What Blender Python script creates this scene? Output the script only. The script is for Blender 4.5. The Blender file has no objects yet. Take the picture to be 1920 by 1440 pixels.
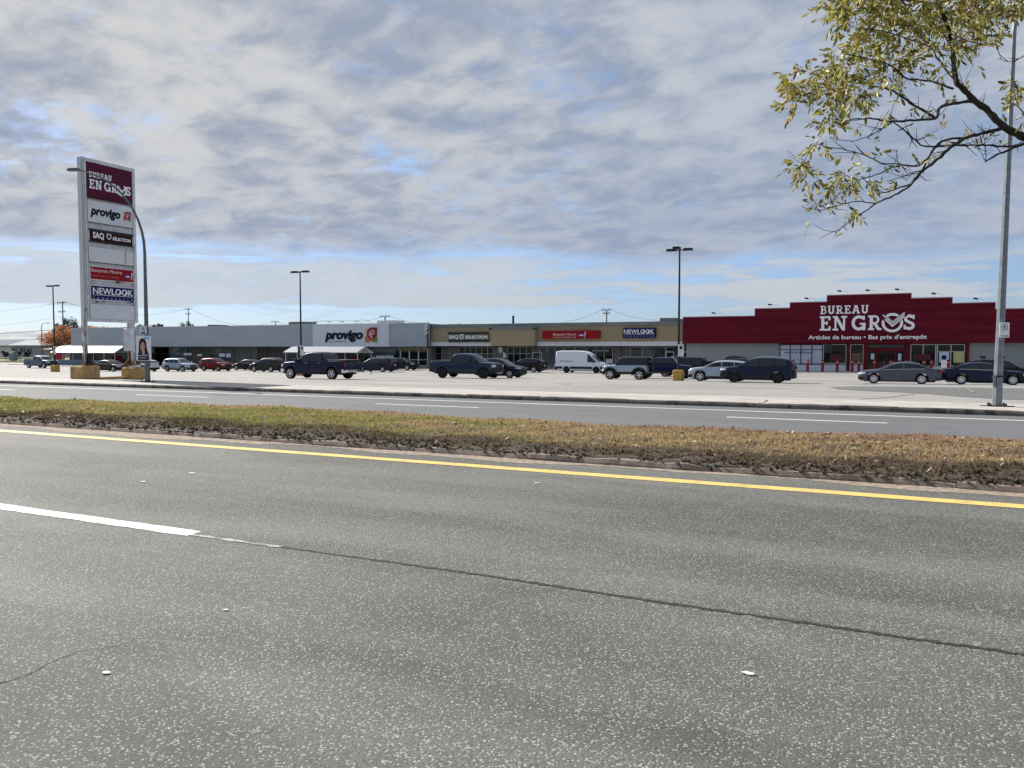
import bpy, math, random
import numpy as np
from mathutils import Vector, Matrix
random.seed(7); rng = np.random.default_rng(7)
R = math.radians
sc = bpy.context.scene
COL = sc.collection

# ------------------------------------------------------------------ camera, sky, sun, exposure
EYE, FPX, PITCH, YAW = 1.6, 1442.0, math.atan(70 / 1442.0), R(25.1)
cd = bpy.data.cameras.new('camera'); cam = bpy.data.objects.new('camera', cd); COL.objects.link(cam)
cd.sensor_width = 36; cd.lens = 36 * FPX / 1920; cd.clip_start = 0.1; cd.clip_end = 4000
cam.location = (0, 0, EYE); cam.rotation_euler = (R(90) - PITCH, 0, YAW)
sc.camera = cam
SUN_EL, SUN_AZ = R(36), math.atan2(-.955, .295)          # azimuth clockwise from +Y
sun_dir = Vector((math.sin(SUN_AZ) * math.cos(SUN_EL), math.cos(SUN_AZ) * math.cos(SUN_EL), math.sin(SUN_EL)))
ld = bpy.data.lights.new('sun', 'SUN'); ld.energy = 4.7; ld.angle = R(0.6); ld.color = (1, .95, .86)
sun = bpy.data.objects.new('sun', ld); COL.objects.link(sun)
sun.rotation_euler = (-sun_dir).to_track_quat('-Z', 'Y').to_euler(); sun.location = (-40, 20, 60)
sc.view_settings.view_transform = 'Standard'; sc.view_settings.look = 'None'
sc.view_settings.gamma = 1; sc.view_settings.exposure = 0.62

class NT:
    """small helper to write node trees"""
    def __init__(s, tree): s.t = tree; s.n = tree.nodes; s.l = tree.links
    def node(s, typ, **kw):
        n = s.n.new(typ)
        for k, v in kw.items():
            if k in n.bl_rna.properties and not isinstance(v, bpy.types.NodeSocket) and k not in ('inputs',):
                setattr(n, k, v)
        return n
    def set(s, sock, v):
        if isinstance(v, bpy.types.NodeSocket): s.l.new(v, sock)
        elif v is not None: sock.default_value = v
    def math(s, op, a, b=None, c=None, clamp=False):
        n = s.n.new('ShaderNodeMath'); n.operation = op; n.use_clamp = clamp
        s.set(n.inputs[0], a)
        if b is not None: s.set(n.inputs[1], b)
        if c is not None: s.set(n.inputs[2], c)
        return n.outputs[0]
    def mix(s, f, a, b, mode='MIX'):
        n = s.n.new('ShaderNodeMix'); n.data_type = 'RGBA'; n.blend_type = mode; n.clamp_factor = True
        s.set(n.inputs[0], f)
        for i, v in ((6, a), (7, b)):
            if not isinstance(v, bpy.types.NodeSocket) and len(v) == 3: v = (*v, 1)
            s.set(n.inputs[i], v)
        return n.outputs[2]
    def ramp(s, f, lo, hi):                       # smoothstep
        n = s.n.new('ShaderNodeMapRange'); n.interpolation_type = 'SMOOTHSTEP'
        s.set(n.inputs[0], f); s.set(n.inputs[1], lo); s.set(n.inputs[2], hi)
        return n.outputs[0]
    def noise(s, vec, scale, detail=4, rough=.55, dist=0, lac=2):
        n = s.n.new('ShaderNodeTexNoise'); s.set(n.inputs['Vector'], vec)
        n.inputs['Scale'].default_value = scale; n.inputs['Detail'].default_value = detail
        n.inputs['Roughness'].default_value = rough; n.inputs['Distortion'].default_value = dist
        return n.outputs[0]
    def voro(s, vec, scale, feature='F1', out=0):
        n = s.n.new('ShaderNodeTexVoronoi'); n.feature = feature; s.set(n.inputs['Vector'], vec)
        n.inputs['Scale'].default_value = scale
        return n.outputs[out]
    def mapping(s, vec, scale=(1, 1, 1), loc=(0, 0, 0), rot=(0, 0, 0)):
        n = s.n.new('ShaderNodeMapping'); s.set(n.inputs[0], vec)
        n.inputs['Scale'].default_value = scale; n.inputs['Location'].default_value = loc; n.inputs['Rotation'].default_value = rot
        return n.outputs[0]
    def comb(s, x, y, z):
        n = s.n.new('ShaderNodeCombineXYZ'); s.set(n.inputs[0], x); s.set(n.inputs[1], y); s.set(n.inputs[2], z); return n.outputs[0]

world = bpy.data.worlds.new("World"); sc.world = world; world.use_nodes = True
w = NT(world.node_tree); w.n.clear()
out = w.n.new('ShaderNodeOutputWorld')
sky = w.n.new('ShaderNodeTexSky'); sky.sky_type = 'NISHITA'; sky.sun_disc = False
sky.sun_elevation = SUN_EL; sky.sun_rotation = SUN_AZ % (2 * math.pi); sky.air_density = 1.0; sky.dust_density = .25; sky.ozone_density = 2.0
tc = w.n.new('ShaderNodeTexCoord'); gen = tc.outputs['Generated']
sep = w.n.new('ShaderNodeSeparateXYZ'); w.l.new(gen, sep.inputs[0])
dx, dy, dz = sep.outputs
zz = w.math('ADD', w.math('MAXIMUM', dz, 0.0), 0.20)
pl = w.comb(w.math('DIVIDE', dx, zz), w.math('DIVIDE', dy, zz), 0.0)
plr = w.mapping(pl, rot=(0, 0, R(12)), scale=(1, 1, 1))
big = w.noise(plr, 1.25, 5, .55, .4)
med = w.noise(w.mapping(plr, loc=(3.1, 7.7, 0), scale=(1.0, 1.15, 1)), 5.0, 9, .60, .3)
fine = w.noise(w.mapping(plr, loc=(9, 2, 0), scale=(1, 1.25, 1)), 13.0, 8, .62, .25)
dens = w.math('ADD', w.math('MULTIPLY', big, .45), w.math('ADD', w.math('MULTIPLY', med, .42), w.math('MULTIPLY', fine, .28)))
az = w.n.new('ShaderNodeMath'); az.operation = 'ARCTAN2'; w.l.new(dx, az.inputs[0]); w.l.new(dy, az.inputs[1])
# cover: thick deck above about eight degrees, clear band under it, thin streaks low down
deck = w.ramp(w.math('ADD', dz, w.math('MULTIPLY', w.math('SUBTRACT', big, .5), .10)), .095, .135)
m1 = w.math('MULTIPLY', w.ramp(dens, .36, .56), deck)
lowv = w.comb(w.math('MULTIPLY', az.outputs[0], 2.2), w.math('MULTIPLY', dz, 30.0), 0.0)
s1 = w.noise(w.mapping(lowv, loc=(1.3, .4, 0), rot=(0, 0, R(2))), 1.3, 7, .58, .35)
s2 = w.noise(w.mapping(lowv, loc=(5.3, 2.4, 0), scale=(2.5, 1.0, 1)), 2.4, 6, .6, .3)
st = w.math('ADD', w.math('MULTIPLY', s1, .7), w.math('MULTIPLY', s2, .3))
band = w.math('MULTIPLY', w.ramp(dz, .035, .065), w.math('SUBTRACT', 1.0, w.ramp(dz, .10, .135)))
leftw = w.ramp(az.outputs[0], R(8), R(-50))
m2 = w.ramp(w.math('ADD', st, w.math('ADD', w.math('MULTIPLY', band, w.math('MULTIPLY_ADD', leftw, .09, .085)), -.055)), .47, .585)
m2 = w.math('MULTIPLY', w.math('MULTIPLY', m2, .80), w.math('SUBTRACT', 1.0, w.math('MULTIPLY', deck, .9)))
mask = w.math('MAXIMUM', m1, m2)
# cloud tone: bright cream where thin and towards the sun, grey blue where thick
sd = w.n.new('ShaderNodeVectorMath'); sd.operation = 'DOT_PRODUCT'; w.l.new(gen, sd.inputs[0]); sd.inputs[1].default_value = sun_dir
toward = w.ramp(sd.outputs['Value'], .45, 1.0)
shade = w.noise(w.mapping(plr, loc=(1.7, 4.2, 0), scale=(1.0, 1.2, 1)), 5.6, 9, .60, .3)
shb = w.noise(w.mapping(plr, loc=(6.7, 1.2, 0)), 1.5, 4, .5, .3)
thick = w.ramp(w.math('ADD', w.math('MULTIPLY', shade, .66), w.math('MULTIPLY', shb, .42)), .42, .68)
lowdeck = w.math('SUBTRACT', 1.0, w.ramp(dz, .13, .30))
ccol = w.mix(thick, (.49, .53, .60), (.27, .335, .46))
ccol = w.mix(w.math('MULTIPLY', lowdeck, .40), ccol, (.31, .38, .54))
ccol = w.mix(w.math('MULTIPLY', m2, w.math('SUBTRACT', 1.0, deck)), ccol, (.60, .62, .62))
ccol = w.mix(w.math('MULTIPLY', w.math('MULTIPLY', toward, w.ramp(dz, .02, .20)), .8), ccol, w.mix(thick, (.66, .655, .64), (.35, .39, .48)))
blue = w.mix(1.0, sky.outputs[0], w.mix(w.ramp(dz, .0, .24), (.50, .60, .90), (.92, .94, 1.06)), 'MULTIPLY')
b1 = w.n.new('ShaderNodeBackground'); w.l.new(blue, b1.inputs[0]); b1.inputs[1].default_value = .085
b2 = w.n.new('ShaderNodeBackground'); w.l.new(ccol, b2.inputs[0]); b2.inputs[1].default_value = .68
mx = w.n.new('ShaderNodeMixShader'); w.l.new(mask, mx.inputs[0]); w.l.new(b1.outputs[0], mx.inputs[1]); w.l.new(b2.outputs[0], mx.inputs[2])
w.l.new(mx.outputs[0], out.inputs[0])

# ------------------------------------------------------------------ geometry of the view (used to measure where things stand)
cy_, sy_ = math.cos(YAW), math.sin(YAW)
def ray(px, py):
    tx, ty = (px - 960) / FPX, (720 - py) / FPX
    f = math.cos(PITCH) + ty * math.sin(PITCH); h = ty * math.cos(PITCH) - math.sin(PITCH)
    return Vector((-sy_ * f + cy_ * tx, cy_ * f + sy_ * tx, h))
def at(px, py, v):                       # point of the ray on the plane y = v
    d = ray(px, py); s = v / d.y
    return Vector((d.x * s, v, EYE + d.z * s))
def ux(px, v): return at(px, 655, v).x
KN = [(-40, 0), (9.85, 0), (9.9, .0), (14.2, -.02), (14.4, -.10), (25.24, -.33), (25.45, -.20), (29, -.22), (33, -.36), (44, -.55), (56, -.83), (62, -1.02), (70, -1.15), (83, -1.25), (95, -1.28), (140, -1.3), (3000, -1.3)]
def G(u, v):
    z = np.interp(v, [k[0] for k in KN], [k[1] for k in KN])
    r = min(1, max(0, (v - 27) / 18)); return float(z + .005 * max(-110, min(20, u)) * r)
def ground(px, py):
    d = ray(px, py); s = 1.0
    for i in range(6000):
        p = d * s; z = EYE + p.z
        if z <= G(p.x, p.y): break
        s *= 1.002
    return Vector((p.x, p.y, G(p.x, p.y)))

# ------------------------------------------------------------------ mesh builder
class MB:
    def __init__(s): s.v = []; s.f = []
    def add(s, vs, fs):
        b = len(s.v); s.v += [tuple(p) for p in vs]; s.f += [tuple(i + b for i in f) for f in fs]; return s
    def box(s, c, d, rz=0, rx=0, ry=0, taper=1):
        x, y, z = d[0] / 2, d[1] / 2, d[2] / 2
        M = Matrix.Translation(c) @ Matrix.Rotation(rz, 4, 'Z') @ Matrix.Rotation(ry, 4, 'Y') @ Matrix.Rotation(rx, 4, 'X')
        vs = [M @ Vector((sx * x * (taper if k else 1), sy * y * (taper if k else 1), (z if k else -z))) for k in (0, 1) for sx, sy in ((-1, -1), (1, -1), (1, 1), (-1, 1))]
        return s.add(vs, [(3, 2, 1, 0), (4, 5, 6, 7), (0, 1, 5, 4), (1, 2, 6, 5), (2, 3, 7, 6), (3, 0, 4, 7)])
    def bx(s, x0, x1, y0, y1, z0, z1): return s.box(((x0 + x1) / 2, (y0 + y1) / 2, (z0 + z1) / 2), (x1 - x0, y1 - y0, z1 - z0))
    def cbox(s, x0, x1, y0, y1, z0, z1, c=.03):       # chamfered block
        vs = []
        for z, i in ((z0, c), (z0 + c, 0), (z1 - c, 0), (z1, c)):
            a0, a1, b0, b1 = x0 + i, x1 - i, y0 + i, y1 - i
            vs += [(a0 + c, b0, z), (a1 - c, b0, z), (a1, b0 + c, z), (a1, b1 - c, z), (a1 - c, b1, z), (a0 + c, b1, z), (a0, b1 - c, z), (a0, b0 + c, z)]
        fs = [tuple(range(7, -1, -1)), tuple(range(24, 32))]
        for k in range(3):
            for i in range(8): j = (i + 1) % 8; fs.append((k * 8 + i, k * 8 + j, k * 8 + 8 + j, k * 8 + 8 + i))
        return s.add(vs, fs)
    def tube(s, pts, rad, n=8, cap=True):
        pts = [Vector(p) for p in pts]; m = len(pts)
        if not isinstance(rad, (list, tuple)): rad = [rad] * m
        vs = []; prev = None
        for i, p in enumerate(pts):
            t = (pts[min(i + 1, m - 1)] - pts[max(i - 1, 0)]).normalized()
            a = prev if prev is not None else (Vector((0, 0, 1)) if abs(t.z) < .9 else Vector((1, 0, 0)))
            a = (a - t * a.dot(t)).normalized(); prev = a; b = t.cross(a)
            for k in range(n):
                an = 2 * math.pi * (k + .5) / n; vs.append(p + (a * math.cos(an) + b * math.sin(an)) * rad[i])
        fs = [(i * n + k, i * n + (k + 1) % n, (i + 1) * n + (k + 1) % n, (i + 1) * n + k) for i in range(m - 1) for k in range(n)]
        if cap: fs += [tuple(range(n - 1, -1, -1)), tuple((m - 1) * n + k for k in range(n))]
        return s.add(vs, fs)
    def lathe(s, prof, M=Matrix(), n=24, close=False):   # prof (r, h) about local Z
        vs = [M @ Vector((r * math.cos(2 * math.pi * k / n), r * math.sin(2 * math.pi * k / n), h)) for r, h in prof for k in range(n)]
        m = len(prof); rr = m if close else m - 1
        fs = [(i * n + k, i * n + (k + 1) % n, ((i + 1) % m) * n + (k + 1) % n, ((i + 1) % m) * n + k) for i in range(rr) for k in range(n)]
        return s.add(vs, fs)
    def prism(s, poly, O, X, Y, N, d):                  # 2D polygon in the plane (O, X, Y), thickness d along N
        O, X, Y, N = map(Vector, (O, X, Y, N)); n = len(poly)
        vs = [O + X * a + Y * b for a, b in poly] + [O + X * a + Y * b + N * d for a, b in poly]
        fs = [tuple(range(n - 1, -1, -1)), tuple(range(n, 2 * n))] + [(i, (i + 1) % n, n + (i + 1) % n, n + i) for i in range(n)]
        return s.add(vs, fs)
    def grid(s, rows):
        n = len(rows[0]); vs = [p for r in rows for p in r]
        return s.add(vs, [(i * n + k, i * n + k + 1, (i + 1) * n + k + 1, (i + 1) * n + k) for i in range(len(rows) - 1) for k in range(n - 1)])
    def build(s, name, mat, parent=None, smooth=False, ang=35, recalc=False):
        me = bpy.data.meshes.new(name); me.from_pydata(s.v, [], s.f); me.update()
        if recalc:
            import bmesh
            b = bmesh.new(); b.from_mesh(me); bmesh.ops.recalc_face_normals(b, faces=b.faces); b.to_mesh(me); b.free()
        if smooth:
            me.polygons.foreach_set('use_smooth', [True] * len(me.polygons)); me.set_sharp_from_angle(angle=R(ang))
        me.materials.append(mat)
        o = bpy.data.objects.new(name, me); COL.objects.link(o)
        setp(o, parent)
        return o
SITE = {}
def setp(o, parent):
    if parent:
        o.parent = parent
        if parent.name in SITE: o.matrix_parent_inverse = Matrix.Translation(SITE[parent.name]).inverted()
def tag(o, label=None, cat=None, group=None, kind=None):
    if label: o['label'] = label
    if cat: o['category'] = cat
    if group: o['group'] = group
    if kind: o['kind'] = kind
    return o
def thing(name, label, cat, loc=(0, 0, 0), rz=0, group=None):
    o = bpy.data.objects.new(name, None); COL.objects.link(o); o.empty_display_size = .3
    o.location = loc; o.rotation_euler = (0, 0, rz); return tag(o, label, cat, group)
def site(name, label, cat, loc, group=None):            # a thing whose parts are drawn in world coordinates
    o = thing(name, label, cat, loc, 0, group); SITE[o.name] = Vector(loc); return o
def children(o): return [c for c in COL.objects if c.parent == o]
def copy_tree(o, parent=None):
    kids = children(o); c = o.copy(); COL.objects.link(c)
    if parent: c.parent = parent
    for k in kids: copy_tree(k, c)
    return c

# ------------------------------------------------------------------ materials
MATS = {}
def mat(name, col, rough=.6, metal=0, var=0, vscale=3, bump=0, bscale=20, coat=0, spec=.3, emit=None, rvar=0, stretch=(1, 1, 1), coat_rough=.04):
    if name in MATS: return MATS[name]
    m = bpy.data.materials.new(name); m.use_nodes = True; t = NT(m.node_tree); b = t.n['Principled BSDF']
    b.inputs['Base Color'].default_value = (*col, 1); b.inputs['Roughness'].default_value = rough; b.inputs['Metallic'].default_value = metal
    b.inputs['Coat Weight'].default_value = coat; b.inputs['Coat Roughness'].default_value = coat_rough; b.inputs['Specular IOR Level'].default_value = spec
    if var or bump or rvar:
        tc = t.n.new('ShaderNodeTexCoord'); v = t.mapping(tc.outputs['Object'], scale=stretch)
        if var:
            n = t.noise(v, vscale, 5, .6)
            c = t.mix(t.ramp(n, .3, .7), tuple(max(0, x * (1 - var)) for x in col), tuple(min(1, x * (1 + var)) for x in col)); t.l.new(c, b.inputs['Base Color'])
        if rvar:
            n = t.noise(v, vscale * 1.7, 4, .6); t.l.new(t.math('MULTIPLY_ADD', n, rvar, rough - rvar / 2), b.inputs['Roughness'])
        if bump:
            bn = t.n.new('ShaderNodeBump'); bn.inputs['Strength'].default_value = bump; bn.inputs['Distance'].default_value = .02
            t.l.new(t.noise(v, bscale, 4, .6), bn.inputs['Height']); t.l.new(bn.outputs[0], b.inputs['Normal'])
    MATS[name] = m; return m
def newmat(name):
    m = bpy.data.materials.new(name); m.use_nodes = True; t = NT(m.node_tree); MATS[name] = m
    tc = t.n.new('ShaderNodeTexCoord'); return m, t, t.n['Principled BSDF'], tc.outputs['Object']
def bump(t, b, h, strength, dist):
    bn = t.n.new('ShaderNodeBump'); bn.inputs['Strength'].default_value = strength; bn.inputs['Distance'].default_value = dist
    t.l.new(h, bn.inputs['Height']); t.l.new(bn.outputs[0], b.inputs['Normal'])

def asphalt(name, base, light, dark, stone, wear=.25, stone_amt=.5, sc1=115, tint=None, tracks=False):
    m, t, b, co = newmat(name)
    n_big = t.noise(t.mapping(co, scale=(.18, .75, 1)), 1.0, 4, .55, .4)
    n_mid = t.noise(co, 2.2, 5, .6)
    c = t.mix(t.ramp(n_big, .36, .66), tuple(x * (1 - wear) for x in base), tuple(x * (1 + wear * .8) for x in base))
    c = t.mix(t.math('MULTIPLY', t.ramp(n_mid, .35, .7), .35), c, light)
    if tracks:
        sx = t.n.new('ShaderNodeSeparateXYZ'); t.l.new(co, sx.inputs[0]); ph = t.math('ADD', t.math('MULTIPLY', sx.outputs[1], 3.49), t.math('MULTIPLY', n_mid, 1.2))
        c = t.mix(t.math('MULTIPLY', t.ramp(t.math('SINE', ph), -.2, 1.0), .30), c, tuple(x * .68 for x in base))
    if tint: c = t.mix(t.math('MULTIPLY', t.ramp(t.noise(t.mapping(co, scale=(.35, 1, 1)), .33, 5, .6, .5), .42, .62), .8), c, tint)
    # aggregate: each stone of its own tone
    wob = t.n.new('ShaderNodeTexNoise'); t.l.new(co, wob.inputs['Vector']); wob.inputs['Scale'].default_value = sc1 * 1.3; wob.inputs['Detail'].default_value = 2
    vm = t.n.new('ShaderNodeVectorMath'); vm.operation = 'MULTIPLY_ADD'; t.l.new(wob.outputs['Color'], vm.inputs[0]); vm.inputs[1].default_value = (1.1 / sc1,) * 3; t.l.new(co, vm.inputs[2]); co2 = vm.outputs[0]
    vd = t.n.new('ShaderNodeTexVoronoi'); t.l.new(co2, vd.inputs['Vector']); vd.inputs['Scale'].default_value = sc1
    sepc = t.n.new('ShaderNodeSeparateColor'); t.l.new(vd.outputs['Color'], sepc.inputs[0])
    core = t.math('SUBTRACT', 1.0, t.ramp(vd.outputs['Distance'], .30, .55))
    lightst = t.math('MULTIPLY', t.ramp(sepc.outputs[0], .74, .80), core)
    darkst = t.math('MULTIPLY', t.ramp(sepc.outputs[1], .72, .78), core)
    gap = t.ramp(vd.outputs['Distance'], .42, .75)
    c = t.mix(t.math('MULTIPLY', darkst, .7), c, dark)
    c = t.mix(t.math('MULTIPLY', gap, .55), c, dark)
    c = t.mix(t.math('MULTIPLY', lightst, stone_amt), c, stone)
    vd2 = t.n.new('ShaderNodeTexVoronoi'); t.l.new(co2, vd2.inputs['Vector']); vd2.inputs['Scale'].default_value = sc1 * .42
    sp2 = t.n.new('ShaderNodeSeparateColor'); t.l.new(vd2.outputs['Color'], sp2.inputs[0])
    big2 = t.math('MULTIPLY', t.ramp(sp2.outputs[0], .87, .9), t.math('SUBTRACT', 1.0, t.ramp(vd2.outputs['Distance'], .16, .26)))
    c = t.mix(t.math('MULTIPLY', big2, stone_amt), c, tuple(min(1, x * 1.15) for x in stone))
    pit = t.math('MULTIPLY', t.ramp(sp2.outputs[1], .88, .92), t.math('SUBTRACT', 1.0, t.ramp(vd2.outputs['Distance'], .10, .22)))
    c = t.mix(t.math('MULTIPLY', pit, .8), c, tuple(x * .35 for x in dark))
    t.l.new(c, b.inputs['Base Color']); b.inputs['Roughness'].default_value = .82; b.inputs['Specular IOR Level'].default_value = .35
    h = t.math('ADD', t.math('MULTIPLY', t.math('SUBTRACT', 1.0, vd.outputs['Distance']), .7), t.math('MULTIPLY', t.noise(co, 60, 3, .6), .5))
    bump(t, b, h, .55, .006)
    return m
M_road = asphalt('asphalt worn', (.128, .130, .123), (.170, .171, .158), (.040, .042, .040), (.58, .57, .48), .36, .52, 84, tracks=True)
M_road2 = asphalt('asphalt far', (.135, .142, .150), (.16, .165, .168), (.08, .083, .09), (.35, .35, .34), .12, .3, 60)
M_lot = asphalt('asphalt pale lot', (.345, .33, .315), (.41, .39, .375), (.21, .20, .195), (.45, .43, .41), .12, .25, 50, tint=(.235, .228, .225))
M_patch = asphalt('asphalt patch', (.15, .152, .15), (.18, .18, .175), (.09, .09, .09), (.3, .3, .29), .12, .3, 60)
M_walk = mat('pale concrete apron', (.42, .39, .365), .85, var=.13, vscale=.9, bump=.3, bscale=30)

def concrete(name, col, dirt, amt=.6):
    m, t, b, co = newmat(name)
    c = t.mix(t.ramp(t.noise(co, 9, 6, .65), .35, .7), tuple(x * .78 for x in col), tuple(x * 1.15 for x in col))
    c = t.mix(t.math('MULTIPLY', t.ramp(t.noise(t.mapping(co, scale=(1, 1, .6)), 2.3, 6, .65, .5), .48, .62), amt), c, dirt)
    t.l.new(c, b.inputs['Base Color']); b.inputs['Roughness'].default_value = .9; bump(t, b, t.noise(co, 35, 6, .7), .6, .012); return m
M_kerb_shaded = concrete('shaded weathered kerb', (.15, .135, .12), (.03, .027, .024), .85)  # weathered concrete, base tone darkened to paint in the shaded kerb face
M_kerb_pale = concrete('sandy kerb', (.27, .21, .175), (.07, .05, .04), .75)
M_yblock = concrete('yellow painted block', (.46, .30, .11), (.20, .15, .10), .75)
M_yblock2 = concrete('yellow ochre block', (.44, .27, .075), (.30, .22, .08), .4)
def paint_line(name, col, under, th=.50):
    m, t, b, co = newmat(name)
    n = t.math('ADD', t.math('MULTIPLY', t.noise(co, 70, 4, .7), .6), t.math('MULTIPLY', t.noise(co, 4, 4, .6), .4))
    c = t.mix(t.ramp(n, th + .1, th + .16), col, under); t.l.new(c, b.inputs['Base Color']); b.inputs['Roughness'].default_value = .6
    bump(t, b, t.noise(co, 90, 3, .6), .3, .004); return m
M_white = paint_line('white road paint', (.78, .78, .76), (.22, .22, .2), .48)
M_whiteworn = paint_line('worn white road paint', (.45, .45, .43), (.14, .14, .13), .36)
M_yellow = paint_line('yellow road paint', (.74, .52, .15), (.30, .26, .15), .43)
def grass_mat(name, spread):
    m, t, b, co = newmat(name)
    g = t.n.new('ShaderNodeNewGeometry'); pos = g.outputs['Position']
    gx = t.n.new('ShaderNodeSeparateXYZ'); t.l.new(pos, gx.inputs[0])
    pch = t.noise(t.mapping(pos, scale=(.45, 1.1, 0)), .9, 5, .62, .6)
    fine = t.noise(pos, 9, 3, .7)
    # browner towards the right and along the far edge, greener to the left
    bias = t.math('ADD', t.math('MULTIPLY', t.ramp(gx.outputs[0], -11.0, 3.0), .23), t.math('MULTIPLY', t.ramp(gx.outputs[1], 12.4, 14.2), t.math('MULTIPLY', t.ramp(gx.outputs[0], -22.0, -8.0), .20)))
    k = t.math('ADD', t.math('MULTIPLY', pch, .72), t.math('ADD', t.math('MULTIPLY', fine, .28), bias))
    c = t.mix(t.ramp(k, .39, .50), (.22, .25, .065), (.29, .28, .10))
    c = t.mix(t.ramp(k, .50, .62), c, (.40, .31, .17))
    c = t.mix(t.ramp(k, .67, .84), c, (.35, .235, .17))
    dn = t.noise(t.mapping(pos, scale=(.6, 1, 0)), 1.4, 4, .6)
    dark = t.ramp(t.math('ADD', gx.outputs[1], t.math('MULTIPLY', t.math('SUBTRACT', dn, .5), 1.5)), 11.0, 10.65)
    c = t.mix(t.math('MULTIPLY', dark, .85), c, (.085, .055, .04))
    rnd = t.n.new('ShaderNodeAttribute'); rnd.attribute_name = 'tone'
    c = t.mix(t.math('MULTIPLY', rnd.outputs['Fac'], spread), c, t.mix(1.0, c, (1.9, 1.75, 1.5), 'MULTIPLY'))
    t.l.new(c, b.inputs['Base Color']); b.inputs['Roughness'].default_value = .75; b.inputs['Specular IOR Level'].default_value = .3
    tr = t.n.new('ShaderNodeBsdfTranslucent'); t.l.new(c, tr.inputs[0]); ms = t.n.new('ShaderNodeMixShader'); ms.inputs[0].default_value = .4
    o = next(n for n in t.n if n.type == 'OUTPUT_MATERIAL'); t.l.new(b.outputs[0], ms.inputs[1]); t.l.new(tr.outputs[0], ms.inputs[2]); t.l.new(ms.outputs[0], o.inputs[0])
    return m
M_blade = grass_mat('grass blades', .75)
m, t, b, co = newmat('bare soil and thatch')
c = t.mix(t.ramp(t.noise(co, 14, 5, .7), .35, .7), (.045, .034, .024), (.13, .10, .065)); t.l.new(c, b.inputs['Base Color'])
b.inputs['Roughness'].default_value = .95; bump(t, b, t.noise(co, 22, 5, .7), .9, .05); M_soil = m
m, t, b, co = newmat('distant grass')
c = t.mix(t.ramp(t.noise(co, .4, 5, .7), .35, .7), (.14, .15, .055), (.24, .21, .11)); t.l.new(c, b.inputs['Base Color']); b.inputs['Roughness'].default_value = .95; M_ground = m
M_sand = mat('road sand', (.30, .245, .20), .95, var=.3, vscale=9, bump=.5, bscale=60)
m, t, b, co = newmat('dark crack'); t.l.new(t.mix(t.ramp(t.noise(co, 75, 4, .7), .56, .64), (.014, .018, .018), (.095, .096, .09)), b.inputs['Base Color']); b.inputs['Roughness'].default_value = .9; M_crack = m
M_black = mat('black metal', (.012, .013, .016), .45, var=.2)
M_galv = mat('galvanised steel', (.19, .21, .235), .5, metal=.35, var=.18, vscale=6, rvar=.15)
M_galv_shaded = mat('shaded galvanised steel', (.13, .145, .165), .55, metal=.3, var=.15, vscale=5)  # darker copy of the galvanised steel, shade painted in for the left lamp
M_whitep = mat('white painted metal', (.56, .58, .62), .45, var=.15, vscale=2.5, rvar=.15)
M_signwhite = mat('white sign face', (.72, .74, .78), .45, var=.03)
M_glass = mat('dark shop glass', (.008, .012, .014), .05, var=.35, vscale=.5, spec=.35)
M_glass2 = mat('teal shop glass', (.028, .052, .062), .08, var=.4, vscale=.4, spec=.4)
M_alu = mat('aluminium frame', (.48, .50, .52), .4, metal=.3)
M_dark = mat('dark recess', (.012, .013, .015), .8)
M_tyre = mat('tyre rubber', (.014, .014, .015), .85)
M_rim = mat('alloy rim', (.60, .61, .63), .28, metal=.7)
M_rimdark = mat('dark alloy rim', (.03, .03, .034), .35, metal=.5)
M_trim = mat('black plastic trim', (.016, .016, .018), .55)
M_chrome = mat('chrome', (.75, .76, .78), .12, metal=1)
M_carglass = mat('tinted car glass', (.012, .018, .028), .03, spec=.45)
M_carglass_l = mat('clear car glass', (.10, .13, .14), .04, spec=.9)
M_lamp_w = mat('headlamp lens', (.55, .57, .60), .1, spec=.9)
M_lamp_r = mat('tail lamp lens', (.13, .006, .012), .15, spec=.5)
M_plate = mat('licence plate', (.6, .62, .66), .5)
def carpaint(name, col, metal=.35, rough=.35): return mat(name, col, rough, metal=metal, coat=.36, spec=.12, rvar=.05, vscale=1.5)

# ------------------------------------------------------------------ lettering
def text(s, O, X, Y, h, matl, parent, width=None, bold=0.0, shear=0, depth=.02, name='lettering', label=None, space=1):
    cu = bpy.data.curves.new('tmp', 'FONT'); cu.body = s; cu.size = 1; cu.extrude = .5; cu.offset = bold; cu.shear = shear; cu.space_character = space
    cu.resolution_u = 3; to = bpy.data.objects.new('tmp', cu); COL.objects.link(to)
    dg = bpy.context.evaluated_depsgraph_get(); me = bpy.data.meshes.new_from_object(to.evaluated_get(dg))
    bpy.data.objects.remove(to); n = len(me.vertices)
    co = np.empty(n * 3, np.float32); me.vertices.foreach_get('co', co); co = co.reshape(-1, 3)
    X = Vector(X).normalized(); Y = Vector(Y).normalized(); N = X.cross(Y); O = Vector(O)
    x0, x1 = co[:, 0].min(), co[:, 0].max(); k = h / .729; kx = k if width is None else width / (x1 - x0)
    a = (co[:, 0] - x0) * kx; bb = co[:, 1] * k; cc = (co[:, 2] + .5) * depth
    res = np.outer(a, X) + np.outer(bb, Y) + np.outer(cc, N) + np.array(O)
    me.vertices.foreach_set('co', res.astype(np.float32).ravel()); me.name = name; me.materials.clear(); me.materials.append(matl); me.update()
    o = bpy.data.objects.new(name, me); COL.objects.link(o)
    setp(o, parent)
    if label: o['label'] = label
    return o
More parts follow.
